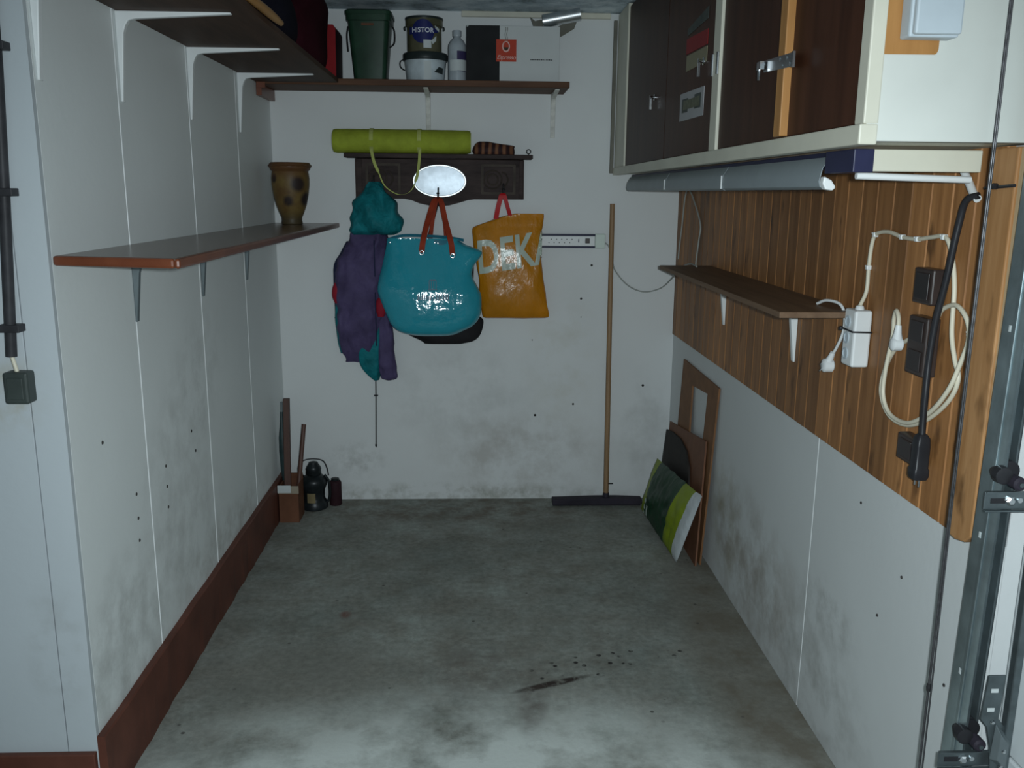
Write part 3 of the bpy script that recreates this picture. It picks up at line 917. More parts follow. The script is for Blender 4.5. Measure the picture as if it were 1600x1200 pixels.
# lower white bucket and the tin on top of it
bx_, by_ = -0.226, 4.36
wb = thing('paint_bucket', 'scuffed white plastic bucket with dark lid under the paint tin', 'bucket', (bx_, by_, ZU))
G().lathe([(.086, 0), (.090, .03), (.096, .085), (.098, .10)], (bx_, by_, ZU), 32).build('body', 'bucket_white', wb, smooth=40)
G().lathe([(.102, .095), (.104, .100), (.104, .122), (.100, .128), (.09, .130)], (bx_, by_, ZU), 32).build('lid', 'bucket_dark', wb, smooth=40)
g = G()
g.tube(crom([(bx_ - .101, by_, ZU + .105), (bx_ - .115, by_ - .02, ZU + .09), (bx_ - .112, by_ - .04, ZU + .065), (bx_ - .092, by_ - .06, ZU + .048)], 6), .0025, 8)
g.build('wire_handle', 'iron', wb, smooth=60)
def on_cyl(cx, cy, zc, r, off=0.0012):
    def f(u, v):
        a = u / r
        return (cx + (r + off) * math.sin(a), cy - (r + off) * math.cos(a), zc + v)
    return f
decal(flat2d([[(.045, -.02), (.095, -.028), (.098, .0), (.07, .004)]]), on_cyl(bx_, by_, ZU + .06, .096), .012).build('dark_smear', 'bucket_dark', wb)
decal(flat2d([[(-.002, -.055), (.03, -.055), (.03, .025), (-.002, .025)]]), on_cyl(bx_, by_, ZU + .062, .0955), .012).build('pale_label', 'label_white', wb)

tz = ZU + .131
tx, ty = -0.230, 4.36
pt = thing('paint_tin', 'olive paint tin with navy round label stacked on white bucket', 'paint tin', (tx, ty, tz))
G().lathe([(.079, 0), (.081, .003), (.080, .006), (.080, .112), (.086, .116), (.086, .146), (.083, .150)], (tx, ty, tz), 36).build('body', 'bucket_green', pt, smooth=35)
G().lathe([(.087, .143), (.088, .148), (.087, .153), (.08, .154), (.078, .149)], (tx, ty, tz), 36).build('lid', 'bucket_dark', pt, smooth=35)
for s in (-1, 1):
    G().lathe([(.010, 0), (.010, .006 * s), (.004, .009 * s)], (tx + s * .086, ty, tz + .108), 12, 0).build('handle_lug', 'bucket_dark', pt, smooth=40)
fcyl = on_cyl(tx, ty, tz, .0865, .001)
G_ = decal(flat2d([ell(-.002, .085, .053, .052)]), fcyl, .012)
G_.build('round_label', 'logo_blue', pt)
decal(flat2d([[(-.07, .072), (.072, .082), (.072, .10), (-.07, .105)]]), on_cyl(tx, ty, tz, .0865, .0014), .012).build('label_band', 'logo_blue', pt)
decal(flat2d([[(.054, .112), (.080, .100), (.080, .085), (.058, .098)], [(.0, .013), (.036, .013), (.036, .048), (.0, .048)], [(.036, .045), (.062, .068), (.06, .045), (.042, .03)]]), on_cyl(tx, ty, tz, .0865, .0018), .012).build('white_patch', 'label_white', pt)
b = text_mesh('HISTOR', 0.029, 1.02, 0.0006)
decal(b, lambda u, v: on_cyl(tx, ty, tz + .089, .0865, .0024)(u - .003, v), .010).build('lettering', 'print_white', pt)

bt = thing('plastic_bottle', 'cloudy white plastic bottle with purple label beside carton', 'bottle', (-0.078, 4.33, ZU))
G().lathe([(.038, 0), (.042, .004), (.042, .155), (.040, .168), (.030, .185), (.018, .196), (.016, .204)], (-0.078, 4.33, ZU), 28).build('body', 'bottle', bt, smooth=40)
G().lathe([(.020, .203), (.0205, .206), (.0205, .226), (.019, .229)], (-0.078, 4.33, ZU), 24).build('cap', 'bottle', bt, smooth=40)
decal(flat2d([[(.0, .098), (.058, .098), (.058, .136), (.0, .136)]]), on_cyl(-0.078, 4.33, ZU, .042), .012).build('purple_label', 'purple_label', bt)
decal(flat2d([[(-.035, .05), (.055, .05), (.055, .097), (-.035, .097)]]), on_cyl(-0.078, 4.33, ZU, .042), .012).build('white_label', 'label_white', bt)
decal(flat2d([[(.0, .048), (.055, .046), (.055, .049), (.0, .05)]]), on_cyl(-0.078, 4.33, ZU, .042, .002), .012).build('label_line', 'purple_label', bt)

fy = 4.265
cb = thing('appliance_carton', 'pale carton with dark end panel and red coffee label on back shelf', 'box', (0.18, 4.36, ZU))
G().box(-0.032, 0.392, fy, 4.47, ZU, ZU + .243).build('body', 'carton', cb, bevel=0.002)
g = G().prism([(-0.034, ZU + .001), (0.117, ZU + .001), (0.117, ZU + .243), (-0.022, ZU + .243), (-0.034, ZU + .232)], 1, fy - .002, fy - .0005)
g.build('dark_panel', 'carton_dark', cb)
g = G().box(-0.0345, -0.0325, fy - .001, 4.468, ZU + .001, ZU + .24)
g.build('dark_side', 'carton_dark', cb)
G().prism([(0.101, 2.188), (0.193, 2.188), (0.193, 2.284), (0.101, 2.284)], 1, fy - .0035, fy - .002).build('red_label', 'carton_red', cb)
def on_front(y):
    return lambda u, v: (u, y, v)
def band(outer, inner):
    bm = bmesh.new()
    o = [bm.verts.new((a, b, 0)) for a, b in outer]
    i = [bm.verts.new((a, b, 0)) for a, b in inner]
    n = len(o)
    for k in range(n):
        bm.faces.new((o[k], o[(k + 1) % n], i[(k + 1) % n], i[k]))
    return bm
decal(band(ell(.146, 2.253, .018, .024), ell(.146, 2.254, .0125, .019)), on_front(fy - .0042)).build('cup_outline', 'pink_print', cb)
decal(flat2d([[(.146 + .0115 * math.cos(math.radians(a)), 2.250 + .013 * math.sin(math.radians(a))) for a in range(180, 361, 15)]]), on_front(fy - .0042)).build('coffee_print', 'coffee', cb)
for dx in (-.003, .005):
    g = G()
    g.tube([(0.146 + dx + .0025 * math.sin(i * .9), fy - .003, 2.272 + i * .0065) for i in range(11)], .0012, 6)
    g.build('steam_print', 'flap', cb)
decal(text_mesh('Espresso', 0.026, 0.92, 0.0, 0.35), lambda u, v: (u + .147, fy - .0042, v + 2.206)).build('lettering', 'pink_print', cb)
g = G()
x = 0.258
rr = random.Random(3)
while x < 0.352:                                                 # a line of print too small to read
    wd = rr.uniform(.004, .010)
    g.box(x, x + wd, fy - .0012, fy - .0004, 2.196, 2.199 + rr.uniform(0, .0015))
    x += wd + rr.uniform(.001, .003)
g.build('fine_print', 'carton_dark', cb)

tu = thing('metal_tube', 'shiny aluminium tube lying aslant on top of carton', 'tube', (0.39, 4.37, ZU + .243))
d0, d1 = Vector((0.318, 4.335, 2.377)), Vector((0.490, 4.325, 2.409))
ax = (d1 - d0).normalized()
def oriented(prof, p, d, n=24):
    d = d.normalized()
    s = d.cross(Vector((0, 1, 0))).normalized()
    q = d.cross(s)
    return [[tuple(p + d * h + (s * math.cos(2 * PI * i / n) + q * math.sin(2 * PI * i / n)) * r) for i in range(n)] for r, h in prof]
L_ = (d1 - d0).length
g = G()
g.rings(oriented([(.0255, 0), (.029, .0), (.029, L_), (.0255, L_), (.0255, .0)], d0, ax), False)
g.build('barrel', 'foil', tu, smooth=40)
g = G().prism([(0.262, 2.402), (0.285, 2.385), (0.31, 2.392), (0.335, 2.386), (0.33, 2.346), (0.30, 2.345), (0.278, 2.360)], 1, 4.375, 4.382)
g.build('torn_wrapper', 'flap', tu)
fp = G().prism([(0.395, 2.320), (0.425, 2.335), (0.475, 2.365), (0.488, 2.400), (0.455, 2.402), (0.395, 2.372)], 1, 4.440, 4.443)
tag(fp.build('card_flap', 'flap'), 'grey torn card flap sticking out behind carton on back shelf', 'card')

# things on the high left shelf
db = thing('cloth_bag', 'slumped burgundy cloth bag on high left shelf by the red tin', 'bag', (-0.78, 3.88, ZU))
loft([(ZU, -0.93, -0.64, 3.68, 4.18), (ZU + .06, -0.95, -0.615, 3.62, 4.20), (ZU + .15, -0.94, -0.62, 3.62, 4.20), (ZU + .24, -0.93, -0.61, 3.70, 4.18), (ZU + .29, -0.88, -0.63, 3.78, 4.12)], 40, 4, .6, .016, 9, 2).build('body', 'burgundy', db, smooth=60)
g = G().tube(crom([(-0.80, 3.80, ZU + .26), (-0.78, 3.82, ZU + .315), (-0.76, 3.95, ZU + .322), (-0.76, 4.05, ZU + .26)], 6), .010, 8, flat=.5)
g.build('handle', 'burgundy', db, smooth=60)
nb = thing('tool_bag', 'dark navy tool bag lying on high left shelf, partly out of frame', 'bag', (-0.78, 3.25, ZU))
loft([(ZU, -0.93, -0.66, 2.98, 3.56), (ZU + .05, -0.95, -0.63, 2.94, 3.59), (ZU + .13, -0.94, -0.63, 2.95, 3.58), (ZU + .20, -0.90, -0.67, 3.0, 3.54)], 40, 4, .6, .014, 9, 5).build('body', 'dark_navy', nb, smooth=60)
G().lathe([(.008, 0), (.008, -.006), (.004, -.009)], (-0.64, 3.28, ZU + .055), 10, 0).build('stud', 'chrome', nb)
hm = thing('hand_brush', 'wooden brush with orange varnished handle at edge of high left shelf', 'brush', (-0.64, 2.7, ZU))
g = G()
g.tube(crom([(-0.590, 2.905, ZU + .002), (-0.596, 2.80, ZU + .006), (-0.606, 2.66, ZU + .012), (-0.628, 2.50, ZU + .020)], 6), [.0085 + .005 * math.sin(i / 18 * PI) for i in range(19)], 10)
g.build('handle', 'handle_wood', hm, smooth=60)
G().box(-0.685, -0.618, 2.30, 2.51, ZU + .012, ZU + .03).build('head', 'handle_wood', hm, bevel=0.004)
G().box(-0.680, -0.623, 2.305, 2.505, ZU + .0005, ZU + .0118).build('bristles', 'black', hm)

# ------------------------------------------------------------------ coat rack with mirror
rk = thing('coat_rack', 'dark carved wooden coat rack with top ledge on back wall', 'coat rack', (-0.168, 4.48, 1.53))
yr = YB - 0.022
out = [(-0.582, 1.568), (-0.345, 1.568), (-0.31, 1.562), (-0.268, 1.546), (-0.22, 1.536), (-0.172, 1.532), (-0.12, 1.538), (-0.07, 1.552), (-0.03, 1.564), (0.0, 1.568), (0.247, 1.569), (0.247, 1.7595), (-0.582, 1.7595)]
G().prism(out, 1, yr, YB - .001).build('back_board', 'rack', rk, bevel=0.003)
G().box(-0.621, 0.284, YB - .115, YB - .001, 1.7600, 1.7815).build('ledge', 'rack', rk, bevel=0.003)
for a, b in ((-0.575, -0.548), (0.222, 0.241)):
    G().box(a, b, yr - .006, yr, 1.575, 1.758).build('end_stile', 'rack', rk, bevel=0.002)
for x0 in (-0.53, 0.035):                                        # framed relief fields left and right of the mirror
    x1 = x0 + .17
    G().frame(rrect(x0, x1, 1.592, 1.738, .004, 1), rrect(x0 + .012, x1 - .012, 1.604, 1.726, .004, 1), 1, yr - .006, yr).build('carved_frame', 'rack_relief', rk)
    cxm = (x0 + x1) / 2 - .028
    for r in (.044, .026):
        g = G()
        g.tube([(cxm + r * math.cos(2 * PI * i / 28), yr - .003, 1.664 + r * math.sin(2 * PI * i / 28)) for i in range(28)], .004, 6, closed=True)
        g.build('carved_ring', 'rack_relief', rk, smooth=60)
    g = G()
    g.tube(crom([(cxm + .045, yr - .002, 1.70), (cxm + .065, yr - .003, 1.69), (cxm + .075, yr - .003, 1.66), (cxm + .062, yr - .003, 1.635), (cxm + .048, yr - .002, 1.62)], 5), .004, 6)
    g.build('carved_scroll', 'rack_relief', rk, smooth=60)
mo, mi_ = ell(-0.169, 1.655, .1315, .079, 48), ell(-0.169, 1.655, .122, .070, 48)
G().frame(mo, mi_, 1, yr - .014, yr).build('mirror_rim', 'mirror_rim', rk, bevel=0.002)
g = G()
rings = []
for k in range(7):                                               # slightly domed oval plate
    f = 1 - k / 6.5
    rings.append([(x, yr - .008 - .004 * (1 - f * f), z) for x, z in ell(-0.169, 1.655, .1225 * f, .0705 * f, 48)])
g.rings(rings, 'end')
g.build('mirror', 'mirror', rk, smooth=60)
def hook(x, z, y=yr):
    g = G()
    g.tube(crom([(x, y, z + .03), (x, y - .012, z + .03), (x, y - .02, z + .01), (x, y - .022, z - .018), (x, y - .036, z - .024), (x, y - .048, z - .012), (x, y - .05, z + .004)], 6), .0042, 8)
    g.lathe([(.0, -.006), (.006, -.004), (.0075, 0), (.006, .004), (.0, .006)], (x, y - .05, z + .006), 10, 2, cap=False)
    g.build('hook', 'iron', rk, smooth=60)
for x, z in ((-0.490, 1.645), (-0.176, 1.590), (0.145, 1.612)):
    hook(x, z)
g = G()
g.tube([(0.266 + .010 * math.cos(2 * PI * i / 18), YB - .06, 1.798 + .010 * math.sin(2 * PI * i / 18)) for i in range(18)], .0028, 6, closed=True)
g.tube([(0.266, YB - .06, 1.781), (0.266, YB - .06, 1.789)], .003, 6)
g.build('eye_screw', 'iron', rk, smooth=60)

# rolled mat
mt = thing('rolled_mat', 'lime green rolled exercise mat lying on coat rack ledge', 'mat', (-0.345, 4.435, 1.782))
g = G()
mr = .057
rs = []
for i in range(50):
    x = -0.674 + 0.657 * i / 49
    r0 = mr * (1 - .06 * max(0, (x + .2) / .2) ** 2 if x > -.2 else 1)
    if i in (0, 49):
        r0 *= .93
    ring = []
    for k in range(30):
        a = 2 * PI * k / 30
        r = r0 * (1 + .030 * noise.noise(Vector((x * 14, math.cos(a) * 1.4, math.sin(a) * 1.4))))
        ring.append((x, 4.437 + r * math.cos(a), 1.7825 + mr + max(-mr, r * math.sin(a) - .001)))
    rs.append(ring)
g.rings(rs, True)
g.build('roll', 'mat_green', mt, smooth=50)
for xe in (-0.6755, -0.0165):
    g = G()
    g.tube([(xe, 4.437 + (.008 + .045 * i / 60) * math.cos(i * .32), 1.8395 + (.008 + .045 * i / 60) * math.sin(i * .32)) for i in range(60)], .0022, 5)
    g.build('spiral_end', 'mat_strap', mt)
for xs in (-0.490, -0.262):
    g = G()
    g.ribbon([(xs, 4.437 + (mr + .002) * math.cos(a), 1.8395 + (mr + .002) * math.sin(a)) for a in [math.radians(t) for t in range(-150, 181, 15)]], .018, .002, (1, 0, 0))
    g.build('strap', 'mat_strap', mt)
g = G()
pts = crom([(-0.490, 4.375, 1.800), (-0.476, 4.364, 1.74), (-0.455, 4.364, 1.69), (-0.430, 4.366, 1.632), (-0.39, 4.372, 1.600), (-0.35, 4.376, 1.588), (-0.305, 4.374, 1.606), (-0.276, 4.366, 1.66), (-0.262, 4.364, 1.74), (-0.258, 4.375, 1.800)], 6)
wd = [.014 if (i < 12 or i > len(pts) - 14) else .006 for i in range(len(pts))]
g.ribbon(pts, wd, .002, (1, 0, .3))
g.build('carry_strap', 'mat_strap', mt)

# striped leather bundle next to the mat
bl = loft([(1.782, 0.000, 0.196, 4.385, 4.465), (1.795, -0.008, 0.198, 4.380, 4.472), (1.812, -0.006, 0.196, 4.382, 4.470), (1.824, 0.0, 0.192, 4.388, 4.466), (1.834, 0.008, 0.115, 4.395, 4.46), (1.842, 0.022, 0.075, 4.41, 4.45)], 32, 4, .55, .006, 14, 9)
tag(bl.build('leather_bundle', 'striped', smooth=60), 'small striped brown leather bundle at right end of coat rack ledge', 'bundle')

# ------------------------------------------------------------------ jacket
jk = thing('hooded_jacket', 'purple jacket with teal hood hanging from left hook of coat rack', 'jacket', (-0.53, 4.43, 0.66))
body = loft([(0.752, -0.655, -0.560, 4.44, 4.49), (0.80, -0.668, -0.500, 4.42, 4.492), (0.92, -0.684, -0.470, 4.39, 4.494), (1.04, -0.690, -0.450, 4.375, 4.494), (1.16, -0.688, -0.44, 4.37, 4.494), (1.23, -0.684, -0.43, 4.37, 4.494), (1.30, -0.650, -0.425, 4.375, 4.494), (1.38, -0.612, -0.425, 4.385, 4.494), (1.46, -0.595, -0.43, 4.40, 4.494)], 72, 8, .65, .026, 20, 1)
body.build('body', 'purple', jk, smooth=60)
loft([(0.660, -0.510, -0.488, 4.435, 4.455), (0.69, -0.545, -0.478, 4.425, 4.465), (0.75, -0.580, -0.468, 4.415, 4.470), (0.85, -0.590, -0.462, 4.412, 4.475), (0.98, -0.58, -0.455, 4.410, 4.478)], 36, 5, .7, .010, 10, 4).build('tail', 'teal', jk, smooth=60)
loft([(0.660, -0.452, -0.412, 4.43, 4.47), (0.672, -0.474, -0.392, 4.42, 4.475), (0.70, -0.480, -0.389, 4.415, 4.48), (0.80, -0.492, -0.402, 4.412, 4.485), (0.90, -0.495, -0.410, 4.412, 4.485), (1.05, -0.492, -0.420, 4.412, 4.485), (1.25, -0.49, -0.40, 4.412, 4.49), (1.38, -0.49, -0.42, 4.412, 4.49)], 48, 6, .75, .018, 18, 7).build('sleeve', 'purple', jk, smooth=60)
loft([(1.395, -0.585, -0.40, 4.385, 4.47), (1.415, -0.606, -0.360, 4.355, 4.475), (1.45, -0.610, -0.350, 4.345, 4.475), (1.49, -0.603, -0.352, 4.345, 4.475), (1.55, -0.578, -0.385, 4.355, 4.470), (1.60, -0.552, -0.418, 4.375, 4.468), (1.632, -0.525, -0.445, 4.395, 4.46), (1.648, -0.507, -0.468, 4.41, 4.45)], 64, 8, .75, .034, 19, 3).build('hood', 'teal', jk, smooth=60)
loft([(0.98, -0.702, -0.665, 4.44, 4.47), (1.0, -0.698, -0.655, 4.435, 4.475), (1.22, -0.700, -0.62, 4.43, 4.48), (1.30, -0.665, -0.6, 4.43, 4.48), (1.36, -0.63, -0.59, 4.43, 4.48)], 30, 5, .8, .008, 9, 8).build('sleeve', 'navy', jk, smooth=60)
loft([(1.058, -0.692, -0.668, 4.405, 4.44), (1.09, -0.704, -0.655, 4.395, 4.45), (1.13, -0.702, -0.656, 4.392, 4.45), (1.16, -0.690, -0.664, 4.40, 4.44)], 20, 3, .8).build('shoulder_patch', 'red_patch', jk, smooth=60)
loft([(0.995, -0.478, -0.446, 4.372, 4.40), (1.03, -0.486, -0.432, 4.366, 4.40), (1.07, -0.484, -0.436, 4.366, 4.40), (1.09, -0.474, -0.446, 4.372, 4.40)], 20, 3, .8).build('pocket_patch', 'red_patch', jk, smooth=60)
loft([(0.80, -0.676, -0.662, 4.44, 4.475), (0.86, -0.688, -0.660, 4.43, 4.478), (0.98, -0.698, -0.668, 4.425, 4.48), (1.05, -0.694, -0.67, 4.43, 4.478)], 24, 4, .8, .004, 12, 2).build('side_lining', 'teal', jk, smooth=60)
g = G()
g.tube([(-0.485, 4.368 - .004 * math.sin(i), 1.37 - .04 * i) for i in range(14)], .003, 6)
g.build('zip', 'navy', jk)

rod = thing('thin_metal_rod', 'thin dark metal rod hanging below the purple jacket', 'rod', (-0.508, 4.485, 0.294))
G().tube([(-0.505, 4.486, 0.76), (-0.507, 4.487, 0.57), (-0.513, 4.489, 0.30)], .0032, 8).build('shaft', 'iron', rod, smooth=60)
G().box(-0.518, -0.496, 4.481, 4.493, 0.566, 0.573).build('crosspiece', 'iron', rod, bevel=0.002)
G().lathe([(.001, -.014), (.006, 0), (.003, .008)], (-0.513, 4.489, 0.302), 10).build('tip', 'iron', rod)

# ------------------------------------------------------------------ bags on the hooks
bkb = thing('black_bag', 'black cloth bag hanging behind the turquoise bag', 'bag', (-0.17, 4.47, 0.846))
loft([(0.846, -0.25, -0.06, 4.45, 4.485), (0.862, -0.27, -0.0, 4.435, 4.492), (0.90, -0.345, 0.036, 4.43, 4.494), (0.965, -0.40, 0.048, 4.435, 4.494), (1.0, -0.40, 0.020, 4.44, 4.494), (1.10, -0.39, 0.0, 4.44, 4.494), (1.30, -0.35, 0.0, 4.44, 4.494)], 40, 5, .6, .006, 9, 6).build('body', 'black_bag', bkb, smooth=60)
g = G()
g.ribbon(crom([(-0.245, 4.468, 1.29), (-0.215, 4.466, 1.42), (-0.188, 4.462, 1.52), (-0.176, 4.452, 1.568), (-0.16, 4.462, 1.52), (-0.13, 4.466, 1.42), (-0.11, 4.468, 1.29)], 6), .016, .003, (1, 0, 0))
g.build('handle', 'black_bag', bkb)

tb = thing('tote_bag', 'glossy turquoise vinyl tote bag with rust red straps on middle hook', 'bag', (-0.2, 4.38, 0.885))
secs = [(0.905, -0.230, -0.130, 4.338, 4.378), (0.911, -0.300, -0.095, 4.308, 4.393), (0.928, -0.365, -0.060, 4.278, 4.403), (0.962, -0.408, -0.002, 4.263, 4.406), (1.02, -0.435, 0.032, 4.258, 4.406), (1.10, -0.463, 0.036, 4.263, 4.404), (1.14, -0.470, 0.022, 4.268, 4.402), (1.20, -0.460, -0.010, 4.283, 4.400), (1.25, -0.448, 0.000, 4.298, 4.398), (1.30, -0.437, 0.040, 4.313, 4.396), (1.325, -0.431, 0.035, 4.320, 4.394), (1.36, -0.424, -0.055, 4.330, 4.390), (1.380, -0.420, -0.075, 4.336, 4.390)]
tg = loft(secs, 72, 6, .55, .012, 7, 2.5, cap='start')
bvh_t = BVHTree.FromBMesh(tg.bm)
tg.build('body', 'blue_film', tb, smooth=60)
g = loft([(1.30, -0.425, 0.012, 4.323, 4.390), (1.345, -0.418, -0.03, 4.333, 4.386), (1.376, -0.414, -0.08, 4.340, 4.386)], 48, 3, .55)
g.build('inner_lining', 'blue_in', tb, smooth=60)
g = G()
g.ribbon(crom([(-0.418, 4.394, 1.375), (-0.35, 4.398, 1.392), (-0.25, 4.399, 1.392), (-0.13, 4.398, 1.385), (-0.05, 4.394, 1.372)], 5), .014, .002, (0, 0.1, 1))
g.build('rear_rim', 'blue_rim', tb)
fb = on_bag(bvh_t)
def strap(pts, par, m, w=.024, name='strap'):
    g = G()
    g.ribbon(crom(pts, 6), w, .004, (1, 0, 0))
    return g.build(name, m, par)
ya = fb(-0.252, 1.318)[1]
yb = fb(-0.105, 1.308)[1]
strap([(-0.252, ya - .003, 1.316), (-0.245, ya - .002, 1.37), (-0.222, 4.37, 1.47), (-0.196, 4.405, 1.555), (-0.178, 4.424, 1.573), (-0.160, 4.405, 1.555), (-0.140, 4.37, 1.47), (-0.112, yb - .002, 1.37), (-0.103, yb - .003, 1.305)], tb, 'strap_red', .027)
strap([(-0.215, 4.402, 1.36), (-0.205, 4.412, 1.45), (-0.188, 4.427, 1.55), (-0.176, 4.430, 1.578), (-0.160, 4.427, 1.55), (-0.142, 4.412, 1.45), (-0.135, 4.402, 1.36)], tb, 'strap_red', .02)
for x, z, yy in ((-0.252, 1.316, ya), (-0.103, 1.302, yb)):
    g = G()
    g.tube([(x + .010 * math.cos(2 * PI * i / 20), yy - .007, z + .010 * math.sin(2 * PI * i / 20)) for i in range(20)], .0034, 8, closed=True)
    g.build('eyelet', 'chrome', tb, smooth=60)
for x, z in ((-0.405, 1.362), (-0.19, 1.362), (-0.175, 1.36)):
    p = fb(x, z)
    G().lathe([(.005, 0), (.004, -.004), (.0, -.005)], p, 10, 1, cap='start').build('rivet', 'chrome', tb, smooth=60)
# faded crest and script, too worn to read: outline, bars, wavy strokes
polys = [[(-.020 + .011 * k, .052), (-.017 + .011 * k, .052), (-.017 + .011 * k, .09), (-.020 + .011 * k, .09)] for k in range(4)]
polys += [[(-.024, .048), (.020, .048), (.020, .051), (-.024, .051)], [(-.020, .092), (.016, .092), (.012, .098), (-.016, .098)]]
x = -.075
while x < .07:
    h = rr.uniform(.012, .03)
    polys.append([(x, .0), (x + .006, .0), (x + .008, h), (x + .002, h)])
    x += rr.uniform(.009, .013)
decal(flat2d(polys), lambda u, v: on_bag(bvh_t, .002)(u - .197, v + 1.092), .01).build('faded_print', 'print_logo', tb)

yb_ = thing('carrier_bag', 'orange plastic carrier bag with pale letters on right hook of coat rack', 'bag', (0.18, 4.43, 0.975))
ys_ = [(0.982, 0.058, 0.36, 4.43, 4.462), (0.990, 0.045, 0.378, 4.415, 4.462), (1.02, 0.036, 0.379, 4.398, 4.462), (1.07, 0.030, 0.365, 4.385, 4.462), (1.12, 0.026, 0.355, 4.380, 4.462), (1.20, 0.022, 0.345, 4.378, 4.462), (1.28, 0.010, 0.336, 4.384, 4.462), (1.36, -0.004, 0.330, 4.396, 4.462), (1.39, -0.008, 0.330, 4.404, 4.462), (1.42, -0.012, 0.338, 4.412, 4.462), (1.438, 0.0, 0.342, 4.418, 4.462), (1.46, 0.06, 0.343, 4.424, 4.460), (1.485, 0.13, 0.344, 4.432, 4.452), (1.502, 0.20, 0.343, 4.436, 4.448)]
yg = loft(ys_, 72, 6, .5, .010, 13, 4.4)
bvh_y = BVHTree.FromBMesh(yg.bm)
yg.build('body', 'orange_film', yb_, smooth=60)
ca, sa = math.cos(.16), math.sin(.16)
letters = text_mesh('DEKA', 0.225, 1.02, .0055)
for v in letters.verts:                                          # tall condensed capitals, baseline rising to the right
    v.co.x *= 0.66
decal(letters, lambda u, v: on_bag(bvh_y, .0022)(min(.334, .205 + u * ca - v * sa * .5), 1.308 + u * sa + v * ca), .012).build('lettering', 'print_grey', yb_)
strap([(0.108, 4.428, 1.475), (0.118, 4.424, 1.53), (0.133, 4.424, 1.585), (0.143, 4.428, 1.598)], yb_, 'strap_bright', .024, 'handle')
strap([(0.178, 4.432, 1.492), (0.166, 4.428, 1.53), (0.150, 4.428, 1.585), (0.143, 4.431, 1.598)], yb_, 'strap_bright', .020, 'handle')

# ------------------------------------------------------------------ socket rail, broom
es = thing('socket_strip', 'white multi-socket strip with dark edges on back wall behind carrier bag', 'socket strip', (0.45, 4.48, 1.334))
G().box(0.26, 0.607, YB - .035, YB - .001, 1.343, 1.393).build('body', 'white_plastic', es, bevel=0.003)
for a, b in ((1.334, 1.3425), (1.3935, 1.402)):
    G().box(0.26, 0.607, YB - .036, YB - .001, a, b).build('edge_trim', 'lamp_navy', es)
G().box(0.6075, 0.659, YB - .038, YB - .001, 1.332, 1.404).build('end_cap', 'clear_end', es, bevel=0.004)
G().box(0.557, 0.580, YB - .040, YB - .0355, 1.357, 1.382).build('rocker_switch', 'socket_brown', es, bevel=0.002)
G().box(0.522, 0.527, YB - .0365, YB - .0352, 1.362, 1.378).build('indicator', 'lamp_navy', es)
for k in range(5):
    for dz in (-.010, .010):
        G().lathe([(.0028, 0), (.002, -.0006)], (0.375 + .026 * k + (.012 if dz > 0 else 0), YB - .0353, 1.368 + dz * .8), 8, 1).build('pin_hole', 'hole', es)
fx = G().tube(crom([(0.655, YB - .02, 1.363), (0.680, YB - .016, 1.34), (0.700, YB - .014, 1.27), (0.720, YB - .014, 1.215), (0.785, YB - .015, 1.145), (0.865, YB - .02, 1.114), (0.94, YB - .06, 1.135), (0.965, 4.32, 1.19), (0.95, 4.05, 1.27), (0.94, 3.84, 1.306), (0.94, 3.72, 1.3045)], 8), .0034, 8)
tag(fx.build('flex_cable', 'cord_grey', smooth=60), 'thin grey cable sagging from socket strip to plain right shelf', 'cable')

bro = thing('floor_squeegee', 'long wooden handled rubber floor broom leaning against back wall', 'broom', (0.66, 4.40, 0))
G().tube([(0.6915, 4.385, 0.05), (0.691, 4.41, 0.45), (0.690, 4.445, 1.0), (0.6905, 4.478, 1.552)], [.0135, .0135, .0125, .0125], 14).build('handle', 'stick', bro, smooth=60)
G().lathe([(.012, 0), (.0165, .002), (.0165, .018), (.0145, .026)], (0.6915, 4.384, 0.045), 16).build('socket', 'rubber', bro, smooth=40)
G().tube([(0.700, 4.37, 0.125), (0.722, 4.36, 0.128)], .0035, 8).build('clamp_bolt', 'iron', bro)
G().prism([(0.408, .012), (0.878, .012), (0.878, .042), (0.74, .048), (0.65, .048), (0.408, .042)], 1, 4.355, 4.412).build('head', 'rubber', bro, bevel=0.004)
G().box(0.412, 0.874, 4.378, 4.388, 0.0, 0.0118).build('blade', 'black', bro)

# ------------------------------------------------------------------ vase
vz = thing('ceramic_vase', 'ochre ceramic vase with dark spots at far end of eye-height shelf', 'vase', (-0.855, 4.27, 1.4475))
prof = [(.046, 0), (.049, .004), (.046, .018), (.047, .032), (.056, .052), (.070, .09), (.080, .135), (.086, .18), (.087, .21), (.084, .235), (.082, .242), (.090, .250), (.0955, .262), (.094, .275), (.088, .282), (.080, .276), (.078, .25), (.070, .18), (.04, .05)]
G().lathe(prof, (-0.855, 4.27, 1.4475), 40).build('body', 'vase', vz, smooth=60)
g = G()
g.tube([(-0.855 + .0955 * math.cos(2 * PI * i / 40), 4.27 + .0955 * math.sin(2 * PI * i / 40), 1.4475 + .266 + .0022 * (i % 2)) for i in range(40)], .004, 6, closed=True)
g.build('rolled_lip', 'vase', vz, smooth=60)

